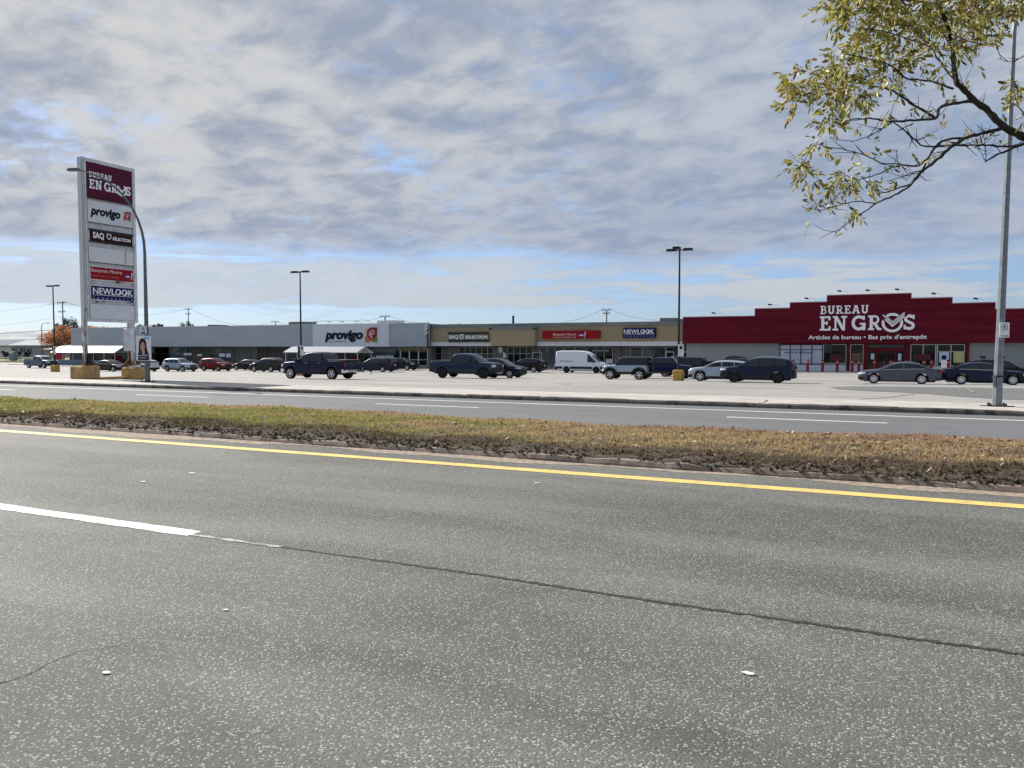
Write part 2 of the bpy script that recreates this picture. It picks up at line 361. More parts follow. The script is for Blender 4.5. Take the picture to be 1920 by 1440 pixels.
def scribble(mb, O, X, Y, N, width, h, n, seed=1, d=.01):   # small illegible print: rows of letter-like strokes
    r = random.Random(seed); x = 0; step = width / n
    for i in range(n):
        if r.random() < .12: continue
        hh = h * r.choice((.62, .62, .7, 1)); ww = step * .62; x = i * step
        mb.prism([(x, 0), (x + ww * .45, 0), (x + ww * .45, hh), (x, hh)], O, X, Y, N, d)
        if r.random() < .8: q = r.choice((0, hh * .7)); mb.prism([(x + ww * .5, q), (x + ww, q), (x + ww, q + hh * .28), (x + ww * .5, q + hh * .28)], O, X, Y, N, d)
def arc(cx, cy, rx, ry, a0, a1, n=14): return [(cx + rx * math.cos(R(a0 + (a1 - a0) * i / n)), cy + ry * math.sin(R(a0 + (a1 - a0) * i / n))) for i in range(n + 1)]
def stroke(mb, path, w_, O, X, Y, N, d, closed=False):
    P = [Vector(p) for p in path]; n = len(P); L, Rr = [], []
    for i in range(n):
        a = P[(i - 1) % n] if (closed or i > 0) else P[i]; c = P[(i + 1) % n] if (closed or i < n - 1) else P[i]
        d1 = (P[i] - a).normalized() if (P[i] - a).length > 0 else (c - P[i]).normalized(); d2 = (c - P[i]).normalized() if (c - P[i]).length > 0 else d1
        n1 = Vector((-d1.y, d1.x)); n2 = Vector((-d2.y, d2.x)); nn = (n1 + n2).normalized(); k = 1 / max(.45, nn.dot(n1))
        L.append(P[i] + nn * w_ / 2 * k); Rr.append(P[i] - nn * w_ / 2 * k)
    m_ = n if closed else n - 1; O, X, Y, N = map(Vector, (O, X, Y, N))
    vs = [O + X * p.x + Y * p.y for p in L] + [O + X * p.x + Y * p.y for p in Rr]; vs += [q + N * d for q in vs]
    fs = []
    for i in range(m_):
        j = (i + 1) % n
        fs += [(2 * n + i, 2 * n + n + i, 2 * n + n + j, 2 * n + j), (i, 2 * n + i, 2 * n + j, j), (n + i, n + j, 3 * n + j, 3 * n + i), (i, j, n + j, n + i)]
    if not closed: fs += [(0, n, 3 * n, 2 * n), (n - 1, 3 * n - 1, 4 * n - 1, 2 * n - 1)]
    mb.add(vs, fs)
def slab(word, mb, O, X, Y, N, h, gap=.13, d=.05):      # slab serif capitals out of strokes; returns the width
    S, T = .19, .13; GL = {
     'B': (.74, [(S, [(.2, 0), (.2, 1)]), (T, [(0, T / 2), (.42, T / 2)] + arc(.42, .29, .22, .225, -90, 90) + [(.25, .53)]), (T, [(0, 1 - T / 2), (.40, 1 - T / 2)] + arc(.40, .735, .19, .20, 90, -90) + [(.25, .53)])]),
     'U': (.82, [(S, [(.17, 1), (.17, .36)] + arc(.40, .36, .23, .28, 180, 360) + [(.63, 1)]), (T, [(0, 1 - T / 2), (.33, 1 - T / 2)]), (T, [(.50, 1 - T / 2), (.80, 1 - T / 2)])]),
     'R': (.82, [(S, [(.2, 0), (.2, 1)]), (T, [(0, 1 - T / 2), (.42, 1 - T / 2)] + arc(.42, .70, .20, .235, 90, -90) + [(.27, .465)]), (S, [(.42, .43), (.66, .06)]), (T, [(0, T / 2), (.38, T / 2)]), (T, [(.56, T / 2), (.84, T / 2)])]),
     'E': (.72, [(S, [(.2, 0), (.2, 1)]), (T, [(0, T / 2), (.68, T / 2)]), (T, [(0, 1 - T / 2), (.66, 1 - T / 2)]), (T, [(.27, .52), (.48, .52)]), (T, [(.63, .98), (.63, .72)]), (T, [(.65, .02), (.65, .30)]), (T * .8, [(.47, .40), (.47, .64)])]),
     'A': (.92, [(S, [(.16, .06), (.43, .97)]), (S, [(.76, .06), (.50, .97)]), (T, [(.26, .33), (.66, .33)]), (T, [(0, T / 2), (.32, T / 2)]), (T, [(.58, T / 2), (.92, T / 2)]), (T, [(.24, 1 - T / 2), (.56, 1 - T / 2)])]),
     'N': (.92, [(T, [(.18, 0), (.18, 1)]), (S, [(.20, .98), (.70, .04)]), (T, [(.73, 0), (.73, 1)]), (T, [(0, T / 2), (.36, T / 2)]), (T, [(0, 1 - T / 2), (.25, 1 - T / 2)]), (T, [(.55, 1 - T / 2), (.92, 1 - T / 2)])]),
     'G': (.90, [(S, arc(.46, .5, .36, .42, 50, 345, 22)), (T, [(.76, .98), (.76, .70)]), (S * .9, [(.78, .0), (.78, .44)]), (T, [(.52, .44), (.88, .44)])]),
     'S': (.74, [(S, arc(.36, .73, .24, .19, 30, 250, 14) + arc(.38, .27, .25, .20, 80, -150, 14)), (T, [(.64, .98), (.64, .70)]), (T, [(.08, .02), (.08, .33)])]),
     ' ': (.30, [])}
    x = 0; O = Vector(O)
    for ch in word:
        wd, st = GL[ch]
        for i, (tw, path) in enumerate(st): stroke(mb, [((px + x) * h, py * h) for px, py in path], tw * h, O, X, Y, N, d + .004 * i)
        x += wd + gap
    return (x - gap) * h
# ================================================================== THE SETTING
def sheet(name, matl, us, vs, zf, kind='structure', label=None):
    b = MB(); b.grid([[(u, v, zf(u, v)) for u in us] for v in vs]); o = b.build(name, matl, smooth=True)
    for p in o.data.polygons: pass
    if o.data.polygons[0].normal.z < 0: o.data.flip_normals()
    return tag(o, kind=kind, label=label)
US = [-330, -240, -180, -140, -110] + list(range(-100, 21, 5)) + [40, 70, 120]
sheet('road', M_road, [-400, -100, -60, -30, -15, 0, 15, 60, 200], [-9, -3, 0, 3, 6, 9.93], lambda u, v: 0.0)
sheet('far_road', M_road2, [-400, -100, -50, -20, 0, 20, 60, 200], [14.4, 17, 20, 23, 25.24], G)
sheet('parking_lot', M_lot, US, [29.0, 31, 33, 36, 40, 44, 45, 50, 56, 59, 62, 66, 70, 76, 83, 90, 95, 106], G)
sheet('pavement', M_walk, US, [25.44, 26.2, 27.2, 29.0], lambda u, v: G(u, v) if v > 25.5 else -.20)
sheet('ground', M_ground, [-2500, -700, -330, -110, 20, 120, 600, 2500], [106, 140, 300, 900, 3000], lambda u, v: -1.3 + .005 * max(-110, min(20, u)))
g2 = MB(); g2.grid([[(-2500, -900, -.05), (2500, -900, -.05)], [(-2500, -9, -.02), (2500, -9, -.02)]]); tag(g2.build('verge', M_ground), kind='structure')
# asphalt patches in the pale lot, laid as thin sheets
def patch(name, poly, matl, dz=.006, n=3):
    b = MB(); pts = [(u, v, G(u, v) + dz) for u, v in poly]
    b.add(pts, [tuple(range(len(pts)))]); o = b.build(name, matl)
    if o.data.polygons[0].normal.z < 0: o.data.flip_normals()
    return tag(o, kind='structure')
def gp(px, py): p = ground(px, py); return (p.x, p.y)
b = MB()
top = [(1555, 726), (1600, 724.5), (1680, 725), (1780, 726.5), (1850, 728), (1960, 729)]; bot = [(1990, 752), (1880, 749), (1800, 744), (1740, 739), (1690, 736), (1620, 733), (1570, 730)]
A = [gp(*q) for q in top]; Bq = [gp(*q) for q in bot[::-1]]
rows = []
for k in range(9):
    f = k / 8; r = []
    for i in range(13):
        g = i / 12
        def L(P): x = g * (len(P) - 1); j = min(len(P) - 2, int(x)); return (P[j][0] + (P[j + 1][0] - P[j][0]) * (x - j), P[j][1] + (P[j + 1][1] - P[j][1]) * (x - j))
        a, c = L(A), L(Bq); u = a[0] + (c[0] - a[0]) * f; v = a[1] + (c[1] - a[1]) * f; r.append((u, v, G(u, v) + .012))
    rows.append(r)
b.grid(rows); o = b.build('asphalt_patch', M_patch); tag(o, kind='structure')
if o.data.polygons[0].normal.z < 0: o.data.flip_normals()

# kerbs: rows of separate concrete lengths with open joints
def kerb(name, v0, v1, z0, z1, matl, us, seedn, broken=.0):
    r = random.Random(seedn); b = MB()
    for a, c in zip(us[:-1], us[1:]):
        g = r.uniform(.004, .012); dz = r.uniform(-.010, .008); dv = r.uniform(-.012, .012)
        n = 8; rows = []
        for i in range(n + 1):
            u = a + g + (c - a - 2 * g) * i / n; ch = (r.uniform(0, .03) if i in (0, n) else r.uniform(-.006, .010)); w2 = r.uniform(-.008, .008)
            zt = z1 + dz - ch
            rows.append([(u, v0 + dv + w2, z0), (u, v0 + dv + .015 + w2, zt - .05), (u, v0 + dv + .05 + w2, zt), (u, v1, zt + .004), (u, v1 + .02, z0)])
        b.grid(rows); k = len(b.v)
        b.f.append(tuple(k - 5 + i for i in range(5))); b.f.append(tuple(k - 5 * (n + 1) + 4 - i for i in range(5)))
    o = b.build(name, matl, recalc=True); return tag(o, kind='structure')
def pieces(a, c, lo, hi, seedn):
    r = random.Random(seedn); x = a; L = []
    while x < c: L.append(x); x += r.uniform(lo, hi)
    return L + [c]
jo = [ux(x, 25.3) for x in (-60, 40, 163, 222, 293, 390, 497, 613, 735, 875, 1012, 1190, 1435, 1688, 1930)]
kerb('far_kerb', 25.22, 25.45, -.36, -.185, M_kerb_shaded, pieces(-200, jo[0] - 3, 2.5, 4, 3)[:-1] + jo + pieces(jo[-1] + 3, 60, 2.8, 3.4, 4), 5)
jn = [ux(x, 9.95) for x in (1030, 1072, 1140, 1280)]
kerb('median_kerb', 9.86, 10.04, -.02, .075, M_kerb_pale, pieces(-120, 30, 1.6, 3.2, 8), 6)
kerb('median_back_kerb', 14.20, 14.36, -.12, .02, M_kerb_shaded, pieces(-120, 30, 2.5, 3.2, 9), 7)

# painted lines, each about 4 mm above the road
def line(name, u0, u1, v, wd, zf, matl, step=3.0, jit=.008):
    r = random.Random(int(u0 * 7 + v * 31)); b = MB(); n = max(2, int((u1 - u0) / step)); rows = []
    for i in range(n + 1):
        u = u0 + (u1 - u0) * i / n; rows.append([(u, v - wd / 2 + r.uniform(-jit, jit), zf(u, v) + .004), (u, v + wd / 2 + r.uniform(-jit, jit), zf(u, v) + .004)])
    b.grid(rows); o = b.build(name, matl)
    if o.data.polygons[0].normal.z < 0: o.data.flip_normals()
    return tag(o, kind='structure')
Z0 = lambda u, v: 0.0
line('yellow_line', -300, 100, 9.08, .22, Z0, M_yellow, .5)
line('lane_dash', -8.95, -5.22, 4.74, .165, Z0, M_white, .12)
line('lane_dash_worn', -5.22, -4.25, 4.71, .045, Z0, M_whiteworn, .08, .012)
for k in range(-14, 8):
    line('far_lane_dash', -14.4 + 11 * k, -10.65 + 11 * k, 20.4, .12, G, M_white, .5)
line('far_edge_line', -300, 100, 23.3, .14, G, M_white, 1.0)
# faded bay lines in the lot
# cracks, and one cast shadow painted as a streak in the lot
def crack(name, pts, wd, seedn, zf=Z0, matl=None, dz=.003, sub=24, wob=.018):
    r = random.Random(seedn); b = MB(); rows = []
    pts = [Vector(p) for p in pts]; acc = 0
    for i in range(len(pts) - 1):
        a, c = pts[i], pts[i + 1]; d = (c - a).normalized(); nn = Vector((-d.y, d.x))
        m_ = max(3, int((c - a).length * sub))
        for k in range(m_ if i < len(pts) - 2 else m_ + 1):
            acc = acc * .8 + r.uniform(-wob, wob) * .4; q = a.lerp(c, k / m_) + nn * acc
            w_ = wd(i + k / m_) * r.uniform(.35, 1.5); w2_ = wd(i + k / m_) * r.uniform(.35, 1.5)
            rows.append([(q.x - nn.x * w_ / 2, q.y - nn.y * w_ / 2, zf(q.x, q.y) + dz), (q.x + nn.x * w2_ / 2, q.y + nn.y * w2_ / 2, zf(q.x, q.y) + dz)])
    b.grid(rows); o = b.build(name, matl or M_crack)
    if o.data.polygons[0].normal.z < 0: o.data.flip_normals()
    return tag(o, kind='structure')
crack('seam_crack', [(-5.1, 4.74), (-4.2, 4.72), (-2.4, 4.725), (-.8, 4.69), (.5, 4.685), (6, 4.67)], lambda s: .013 + .024 * min(1, s / 2.2), 4, sub=55, wob=.010)
crack('road_crack', [gp(-60, 1300), gp(0, 1282), gp(50, 1268), gp(90, 1246), gp(150, 1222), gp(190, 1217), gp(255, 1205)], lambda s: .011 - .0014 * s, 9, sub=60, wob=.008)
for k, (P_, w_) in enumerate([([(1610, 749), (1640, 747.5), (1668, 744.5), (1715, 739.5)], .07), ([(1420, 760), (1432, 755), (1440, 750)], .05), ([(1040, 719), (1064, 721), (1070, 720)], .08), ([(285, 712), (330, 715), (412, 718.5)], .03),  # last streak on this line is a painted cast shadow beside the left lamp
        ([(1280, 738), (1400, 739.5), (1480, 740)], .05), ([(1000, 730), (1100, 731), (1230, 732)], .04), ([(1785, 757), (1815, 758)], .07), ([(1550, 743), (1590, 744)], .05), ([(560, 726), (660, 727.5)], .04), ([(820, 722), (905, 722.8)], .04), ([(1160, 725), (1185, 725)], .05)]):
    crack('lot_crack_and_shadow', [gp(*q) for q in P_], lambda s, w_=w_: w_, 20 + k, G, dz=.009, sub=3, wob=.05)
crack('bay_line', [gp(1803, 724), gp(1826, 737)], lambda s: .10, 77, G, matl=M_whiteworn, dz=.03, sub=3, wob=.01)
# litter-sized pale flecks on the road
for (x, y, s_) in ((200, 1263, .028), (1403, 1265, .033), (423, 1145, .02), (360, 888, .06), (268, 904, .045), (1008, 907, .04)):
    p = ground(x, y); b = MB(); n = 9; r = random.Random(x)
    b.prism([(math.cos(k * 6.283 / n) * s_ * r.uniform(.7, 1.2), math.sin(k * 6.283 / n) * s_ * .55 * r.uniform(.6, 1.2)) for k in range(n)], (p.x, p.y, .004), (1, 0, 0), (0, 1, 0), (0, 0, 1), .004)
    tag(b.build('paper_scrap', M_signwhite), 'small white scrap lying on the road, ' + {200: 'near the crack at lower left', 1403: 'at lower right below the long seam', 423: 'in the middle of the near lane', 360: 'left of centre below the yellow line', 268: 'just above the white lane dash', 1008: 'at centre just below the yellow line'}[x], 'litter')

# sand washed against the median kerb
b = MB(); rows = []; r = random.Random(3)
us_ = np.arange(-60, 12, .12)
for u in us_:
    wdt = .22 + .10 * math.sin(u * .9) + .06 * math.sin(u * 2.7 + 1) + r.uniform(-.02, .02) + (.16 if u < -9 else 0)
    rows.append([(u, 9.90 - max(.06, wdt), .003), (u, 9.92, .012)])
b.grid(rows); o = b.build('gutter_sand', M_sand); tag(o, kind='structure')
if o.data.polygons[0].normal.z < 0: o.data.flip_normals()

# median: soil body with eroded near edge, grass blades standing on it
def mz(u, v):
    t_ = (v - 9.96) / 4.27; e = min(1, max(0, (v - 9.96) / .6))
    h = .075 + .12 * math.sin(min(1, max(0, t_)) * math.pi) ** .6 if 0 < t_ < 1 else .05
    n = .018 * math.sin(u * 1.9 + v * 2.3) + .014 * math.sin(u * 4.3 - v * 5.1) + .03 * math.sin(u * .37)
    return h + n * e
uu = list(np.arange(-70, 12.01, .22)); vv = list(np.arange(9.97, 14.27, .105))
rr = np.random.default_rng(3)
b = MB(); b.grid([[(u, v, mz(u, v) + float(rr.normal(0, .014))) for u in uu] for v in vv]); o = b.build('median_soil', M_soil, smooth=True, ang=60)
if o.data.polygons[0].normal.z < 0: o.data.flip_normals()
tag(o, kind='structure')
def blades(name, n, umin, umax, vfun, hrange, wrange, lean, matl, seedn, tone=(0, 1), flat=False):
    g = np.random.default_rng(seedn)
    # denser towards the camera
    u = umax - (umax - umin) * g.random(n) ** 1.7; v = vfun(g, n)
    edge = np.clip(.16 + .12 * np.sin(u * 1.3) + .09 * np.sin(u * 3.1 + 2) , .02, .5)
    keep = (v - 10.1) > edge * g.random(n) * 2.0; u, v = u[keep], v[keep]; n = len(u)
    z = np.array([mz(a, c) for a, c in zip(u, v)])
    dist = np.hypot(u, v); sc_ = np.clip(dist / 11, .9, 2.6)
    h = g.uniform(*hrange, n) * (.75 + .5 * g.random(n)) * np.clip(sc_, 1, 1.3); w_ = g.uniform(*wrange, n) * sc_
    a = g.uniform(0, 2 * math.pi, n); la = g.uniform(0, 2 * math.pi, n); ln = g.uniform(*lean, n) * h
    sx, sy = np.cos(a) * w_ / 2, np.sin(a) * w_ / 2; lx, ly = np.cos(la) * ln, np.sin(la) * ln
    V = np.zeros((n, 5, 3)); V[:, 0] = np.c_[u - sx, v - sy, z - .01]; V[:, 1] = np.c_[u + sx, v + sy, z - .01]
    V[:, 2] = np.c_[u + sx * .75 + lx * .4, v + sy * .75 + ly * .4, z + h * .6]; V[:, 3] = np.c_[u - sx * .75 + lx * .4, v - sy * .75 + ly * .4, z + h * .6]
    V[:, 4] = np.c_[u + lx, v + ly, z + h]
    me = bpy.data.meshes.new(name); me.vertices.add(n * 5); me.vertices.foreach_set('co', V.ravel())
    base = np.arange(n)[:, None] * 5
    F = np.hstack([base + np.array([[0, 1, 2, 3]]), base + np.array([[3, 2, 4]])]).ravel()
    me.loops.add(n * 7); me.loops.foreach_set('vertex_index', F.astype(np.int32))
    me.polygons.add(n * 2); ls = (np.arange(n)[:, None] * 7 + np.array([[0, 4]])).ravel(); me.polygons.foreach_set('loop_start', ls.astype(np.int32))
    me.update(calc_edges=True)
    at_ = me.attributes.new('tone', 'FLOAT', 'POINT'); at_.data.foreach_set('value', np.repeat(g.random(n) ** 2, 5).astype(np.float32))
    me.materials.append(matl); o = bpy.data.objects.new(name, me); COL.objects.link(o); return tag(o, kind='stuff')
blades('grass', 300000, -62, 8, lambda g, n: 10.10 + 4.12 * g.random(n), (.018, .048), (.006, .013), (.3, 1.5), M_blade, 11)
m, t, b_, co = newmat('fallen leaf')
g_ = t.n.new('ShaderNodeNewGeometry'); rp = g_.outputs['Random Per Island']
c = t.mix(rp, (.34, .24, .16), (.15, .085, .055)); c = t.mix(t.ramp(rp, .8, .83), c, (.42, .33, .19)); t.l.new(c, b_.inputs['Base Color']); b_.inputs['Roughness'].default_value = .7; M_leaf_dead = m
def leaves_flat(name, n, seedn):
    g = np.random.default_rng(seedn); u = 8 - 50 * g.random(n) ** 1.8; v = 10.15 + 4.0 * g.random(n)
    keep = g.random(n) < np.clip(.25 + .75 * (u + 14) / 14 + (v - 13) * .25, .10, 1); u, v = u[keep], v[keep]; n = len(u)
    b = MB()
    for i in range(n):
        s = g.uniform(.012, .032) * (1 if u[i] > -14 else 1.5); M = Matrix.Translation((u[i], v[i], mz(u[i], v[i]) + g.uniform(.012, .045))) @ Matrix.Rotation(g.uniform(0, 6.28), 4, 'Z') @ Matrix.Rotation(g.normal(0, .6), 4, 'X') @ Matrix.Rotation(g.normal(0, .5), 4, 'Y')
        k = len(b.v)
        for q in ((-s * 1.8, 0, 0), (-.3 * s, -.6 * s, .2 * s), (s * 1.8, 0, .3 * s), (.2 * s, .6 * s, .1 * s)): b.v.append(tuple(M @ Vector(q)))
        b.f.append((k, k + 1, k + 2, k + 3))
    return tag(b.build(name, M_leaf_dead), kind='stuff')
leaves_flat('fallen_leaves', 9500, 5)
# clods and roots along the eroded edge
b = MB(); g = np.random.default_rng(8)
for i in range(6500):
    u = 6 - 50 * g.random() ** 1.5; v = 9.90 + abs(g.normal(0, .38)); s = g.uniform(.012, .045); z = mz(u, v) if v > 10.0 else .07
    if v > 11: continue
    M = Matrix.Translation((u, v, z + s * .2)) @ Matrix.Rotation(g.uniform(0, 6.28), 4, 'Z') @ Matrix.Rotation(g.uniform(0, 1.5), 4, 'X'); k = len(b.v)
    for q in ((1, 0, 0), (-.4, .8, 0), (-.5, -.7, .1), (.1, 0, .7), (0, .1, -.5)): b.v.append(tuple(M @ (Vector(q) * s * g.uniform(.7, 1.3))))
    b.f += [(k, k + 1, k + 3), (k + 1, k + 2, k + 3), (k + 2, k, k + 3), (k + 1, k, k + 4), (k + 2, k + 1, k + 4), (k, k + 2, k + 4)]
tag(b.build('soil_clods', M_soil), kind='stuff')

# ================================================================== SHOPS
FV = 95.0                                        # the long shop front stands on this line
def gb(u, v=FV): return G(u, v)
def rib_mat(name, col, scale, dirx=True, strength=.6, var=.06):
    m, t, b, co = newmat(name)
    s = t.n.new('ShaderNodeSeparateXYZ'); t.l.new(co, s.inputs[0]); x = s.outputs[0 if dirx else 2]
    f = t.math('FRACT', t.math('MULTIPLY', x, scale)); h = t.ramp(t.math('ABSOLUTE', t.math('SUBTRACT', f, .5)), .30, .42)
    c = t.mix(t.ramp(t.noise(t.mapping(co, scale=(.25, 1, 1.2)), 1.0, 5, .6), .3, .7), tuple(q * (1 - var) for q in col), tuple(q * (1 + var) for q in col))
    if not dirx:                                 # horizontal cladding boards keep their own slight tone
        w_ = t.n.new('ShaderNodeTexWhiteNoise'); w_.noise_dimensions = '2D'
        fl = t.math('FLOOR', t.math('MULTIPLY', x, scale)); t.l.new(t.comb(fl, t.math('FLOOR', t.math('MULTIPLY', t.math('ADD', s.outputs[0], t.math('MULTIPLY', fl, 1.7)), .16)), 0.0), w_.inputs['Vector'])
        c = t.mix(t.math('MULTIPLY', t.math('POWER', w_.outputs[0], 2.0), .42), c, tuple(q * 1.9 + .004 for q in col))
    t.l.new(c, b.inputs['Base Color']); b.inputs['Roughness'].default_value = .5; bump(t, b, h, strength, .03); return m
M_bluefascia = rib_mat('grey blue ribbed fascia', (.30, .355, .41), 3.2, True, .5, .05)
M_signpanel = mat('pale sign panel', (.52, .58, .66), .5, var=.04, vscale=.5)
M_tan = mat('tan render', (.30, .25, .16), .85, var=.10, vscale=.35, bump=.15, bscale=60)
M_red = rib_mat('dark red boards', (.096, .003, .014), 4.2, False, .6, .12); M_red.node_tree.nodes['Principled BSDF'].inputs['Specular IOR Level'].default_value = .12
M_gwall = mat('pale grey block wall', (.25, .275, .285), .8, var=.07, vscale=.4, bump=.15, bscale=40)
M_gwall2 = mat('brown grey pier', (.15, .135, .13), .8, var=.1)
M_capm = mat('dark parapet flashing', (.16, .19, .20), .5, var=.15, vscale=.6)
M_whitetrim = mat('white trim', (.60, .62, .65), .5, var=.06)
M_redframe = mat('dark red frame', (.10, .005, .012), .5, spec=.15)
M_redpost = mat('red bollard paint', (.20, .008, .016), .5, var=.1)
M_roof = mat('flat gravel roof', (.25, .25, .25), .95, var=.2)
M_inside = mat('shop interior wall', (.05, .05, .05), .9, var=.5, vscale=.6)
M_yin = mat('yellow interior bulkhead', (.20, .15, .05), .8)
M_frost = mat('frosted window film', (.42, .46, .58), .35, var=.04)
M_navy = mat('navy sign paint', (.008, .012, .10), .5, spec=.15)
M_navytext = mat('dark navy letters', (.004, .007, .022), .5, spec=.15)
M_lw = mat('white letters', (.86, .88, .92), .45)
M_signred = mat('bright red sign', (.26, .005, .010), .5, spec=.15)
M_wine = mat('burgundy sign face', (.085, .006, .028), .4, spec=.15)
M_darkgreen = mat('dark green strip', (.010, .025, .02), .4)
M_maroon = mat('dark maroon sign', (.035, .004, .007), .5, spec=.12)
XU, ZU, NU = (1, 0, 0), (0, 0, 1), (0, -1, 0)

def window_bay(parent, u0, u1, z0, z1, v, nx, bars=(), glass=None, frame=None, wf=.06, name='window', bars_sub=0):
    fr = MB(); d = .10
    fr.bx(u0, u1, v - d, v, z0, z0 + wf); fr.bx(u0, u1, v - d, v, z1 - wf, z1)
    for i in range(nx + 1):
        c = u0 + (u1 - u0) * i / nx; c = min(max(c, u0 + wf / 2), u1 - wf / 2); fr.bx(c - wf / 2, c + wf / 2, v - d + .003, v - .003, z0 + wf, z1 - wf)
    for zb in bars: fr.bx(u0 + wf, u1 - wf, v - d + .006, v - .006, zb - wf * .4, zb + wf * .4)
    o = fr.build(name, frame or M_alu, parent)
    p = MB(); p.bx(u0 + wf * .5, u1 - wf * .5, v - .045, v - .035, z0 + wf * .5, z1 - wf * .5); p.build('pane', glass or M_glass, o)
    return o
def door_unit(parent, u, wd, z0, h, v, frame, glass=None):
    fr = MB(); wf = .09
    fr.bx(u, u + wd, v - .14, v - .02, z0 + h - wf, z0 + h); fr.bx(u, u + wf, v - .14, v - .02, z0, z0 + h - wf); fr.bx(u + wd - wf, u + wd, v - .14, v - .02, z0, z0 + h - wf); fr.bx(u + wf, u + wd - wf, v - .137, v - .023, z0, z0 + .2)
    o = fr.build('door', frame, parent); p = MB(); p.bx(u + wf * .5, u + wd - wf * .5, v - .08, v - .07, z0 + .1, z0 + h - .04); p.build('pane', glass or M_glass, o)
    hd = MB(); hd.tube([(u + wd - .2, v - .20, z0 + .85), (u + wd - .2, v - .20, z0 + 1.25)], .018, 6); hd.build('handle', M_alu, o); return o

# --- grocery store (grey blue, left)
ua, ub = at(134, 655, FV).x, at(800, 655, FV).x; zt = at(700, 607.5, FV).z; zs = 1.62
gs = site('grocery_store', 'long grey blue flat-roofed grocery store with white sign panel and dark glazed front', 'shop', ((ua + ub) / 2, FV, gb(-90)))
b = MB(); b.bx(ua, ub, FV + .9, FV + 34, -2.2, zt - .12); b.build('wall', M_gwall2, gs)
b = MB(); b.bx(ua + .1, ub - .1, FV + 1, FV + 33.9, zt - .116, zt - .05); b.build('roof', M_roof, gs)
p0, p1 = at(587, 630, FV).x, at(730, 630, FV).x
b = MB(); b.bx(ua, p0, FV, FV + .896, zs, zt); b.bx(p1, ub, FV, FV + .896, zs, zt); b.build('fascia', M_bluefascia, gs)
b = MB(); b.bx(p0 + .003, p1 - .003, FV - .12, FV + .89, zs - .02, zt + .02); sp = b.build('sign_panel', M_signpanel, gs)
b = MB(); b.bx(ua - .03, ub + .03, FV - .05, FV + .3, zt + .022, zt + .10); b.build('parapet_cap', M_whitetrim, gs)
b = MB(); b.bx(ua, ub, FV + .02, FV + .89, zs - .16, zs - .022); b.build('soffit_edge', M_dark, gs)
# lettering on the panel
X_, Zp = (1, 0, 0), at(650, 640, FV - .12).z
zl = lambda y, x=650: at(x, y, FV - .14).z
u_ = lambda x: at(x, 630, FV - .14).x
text('provigo', (u_(609.5), FV - .125, zl(635.3)), X_, ZU, (zl(618) - zl(635.3)) * .98, M_navytext, sp, width=u_(680.5) - u_(609.5), bold=.045, shear=.22, depth=.08)
b = MB(); scribble(b, (u_(616), FV - .125, zl(641.8)), X_, ZU, NU, u_(650.5) - u_(616), zl(639.2) - zl(641.8), 22, 2, .03); b.build('small_print', M_navytext, sp)
def leaf_logo(O, X, Y, N, s, parent, d=.03):
    def drop(cx, cy, r, corner, dd, mname, matl):
        a0 = {'tr': 90, 'bl': 270, 'br': 0, 'tl': 180}[corner]; P_ = [(cx + r * math.cos(R(a0 + 270 * i / 20)), cy + r * math.sin(R(a0 + 270 * i / 20))) for i in range(21)]
        sgn = {'tr': (1, 1), 'bl': (-1, -1), 'br': (1, -1), 'tl': (-1, 1)}[corner]; P_.append((cx + r * sgn[0], cy + r * sgn[1]))
        bb = MB(); bb.prism([(x * s, y * s) for x, y in P_], Vector(O), X, Y, N, dd); return bb.build(mname, matl, parent)
    drop(.22, .74, .20, 'tl', d * .6, 'emblem_leaf', mat('pale orange emblem', (.62, .36, .22), .4)); drop(.26, .28, .26, 'bl', d * .8, 'emblem_leaf', mat('coral emblem', (.50, .12, .10), .4)); drop(.72, .28, .26, 'br', d, 'emblem_leaf', mat('olive emblem', (.16, .22, .06), .4))
    drop(.56, .60, .40, 'tr', d * 1.3, 'emblem_drop', mat('crimson emblem', (.22, .008, .02), .4))
    bb = MB(); O2 = Vector(O) + Vector(N) * d * 1.3
    stroke(bb, [(s * x, s * y) for x, y in arc(.60, .68, .13, .13, 0, 345, 20)], .075 * s, O2, X, Y, N, d * .3, True)
    stroke(bb, [(.50 * s, .60 * s), (.50 * s, .30 * s)], .10 * s, O2, X, Y, N, d * .4); stroke(bb, [(.50 * s, .52 * s), (.30 * s, .50 * s)], .08 * s, O2, X, Y, N, d * .5); stroke(bb, [(.48 * s, .62 * s), (.30 * s, .68 * s)], .07 * s, O2, X, Y, N, d * .45); stroke(bb, [(.50 * s, .40 * s), (.60 * s, .30 * s)], .07 * s, O2, X, Y, N, d * .55)
    bb.build('emblem_flower', mat('pink white emblem', (.6, .42, .46), .5), parent)
leaf_logo((u_(684.5), FV - .125, zl(642.5)), X_, ZU, NU, (zl(614.5) - zl(642.5)) * 1.0, sp, .05)
# floodlights on gooseneck arms above the panel
for x in (604, 628.5, 652.5, 680):
    u = at(x + 4, 610, FV).x; b = MB(); b.tube([(u + 1.0, FV + .2, zt + .05), (u + .9, FV - .1, zt + .45), (u + .3, FV - .9, zt + .62), (u - .1, FV - 1.5, zt + .45)], .03, 6)
    f = b.build('lamp_arm', M_whitetrim, gs); b = MB(); b.box((u - .25, FV - 1.7, zt + .42), (.55, .3, .16), ry=.15); b.build('lamp_head', M_whitetrim, f)
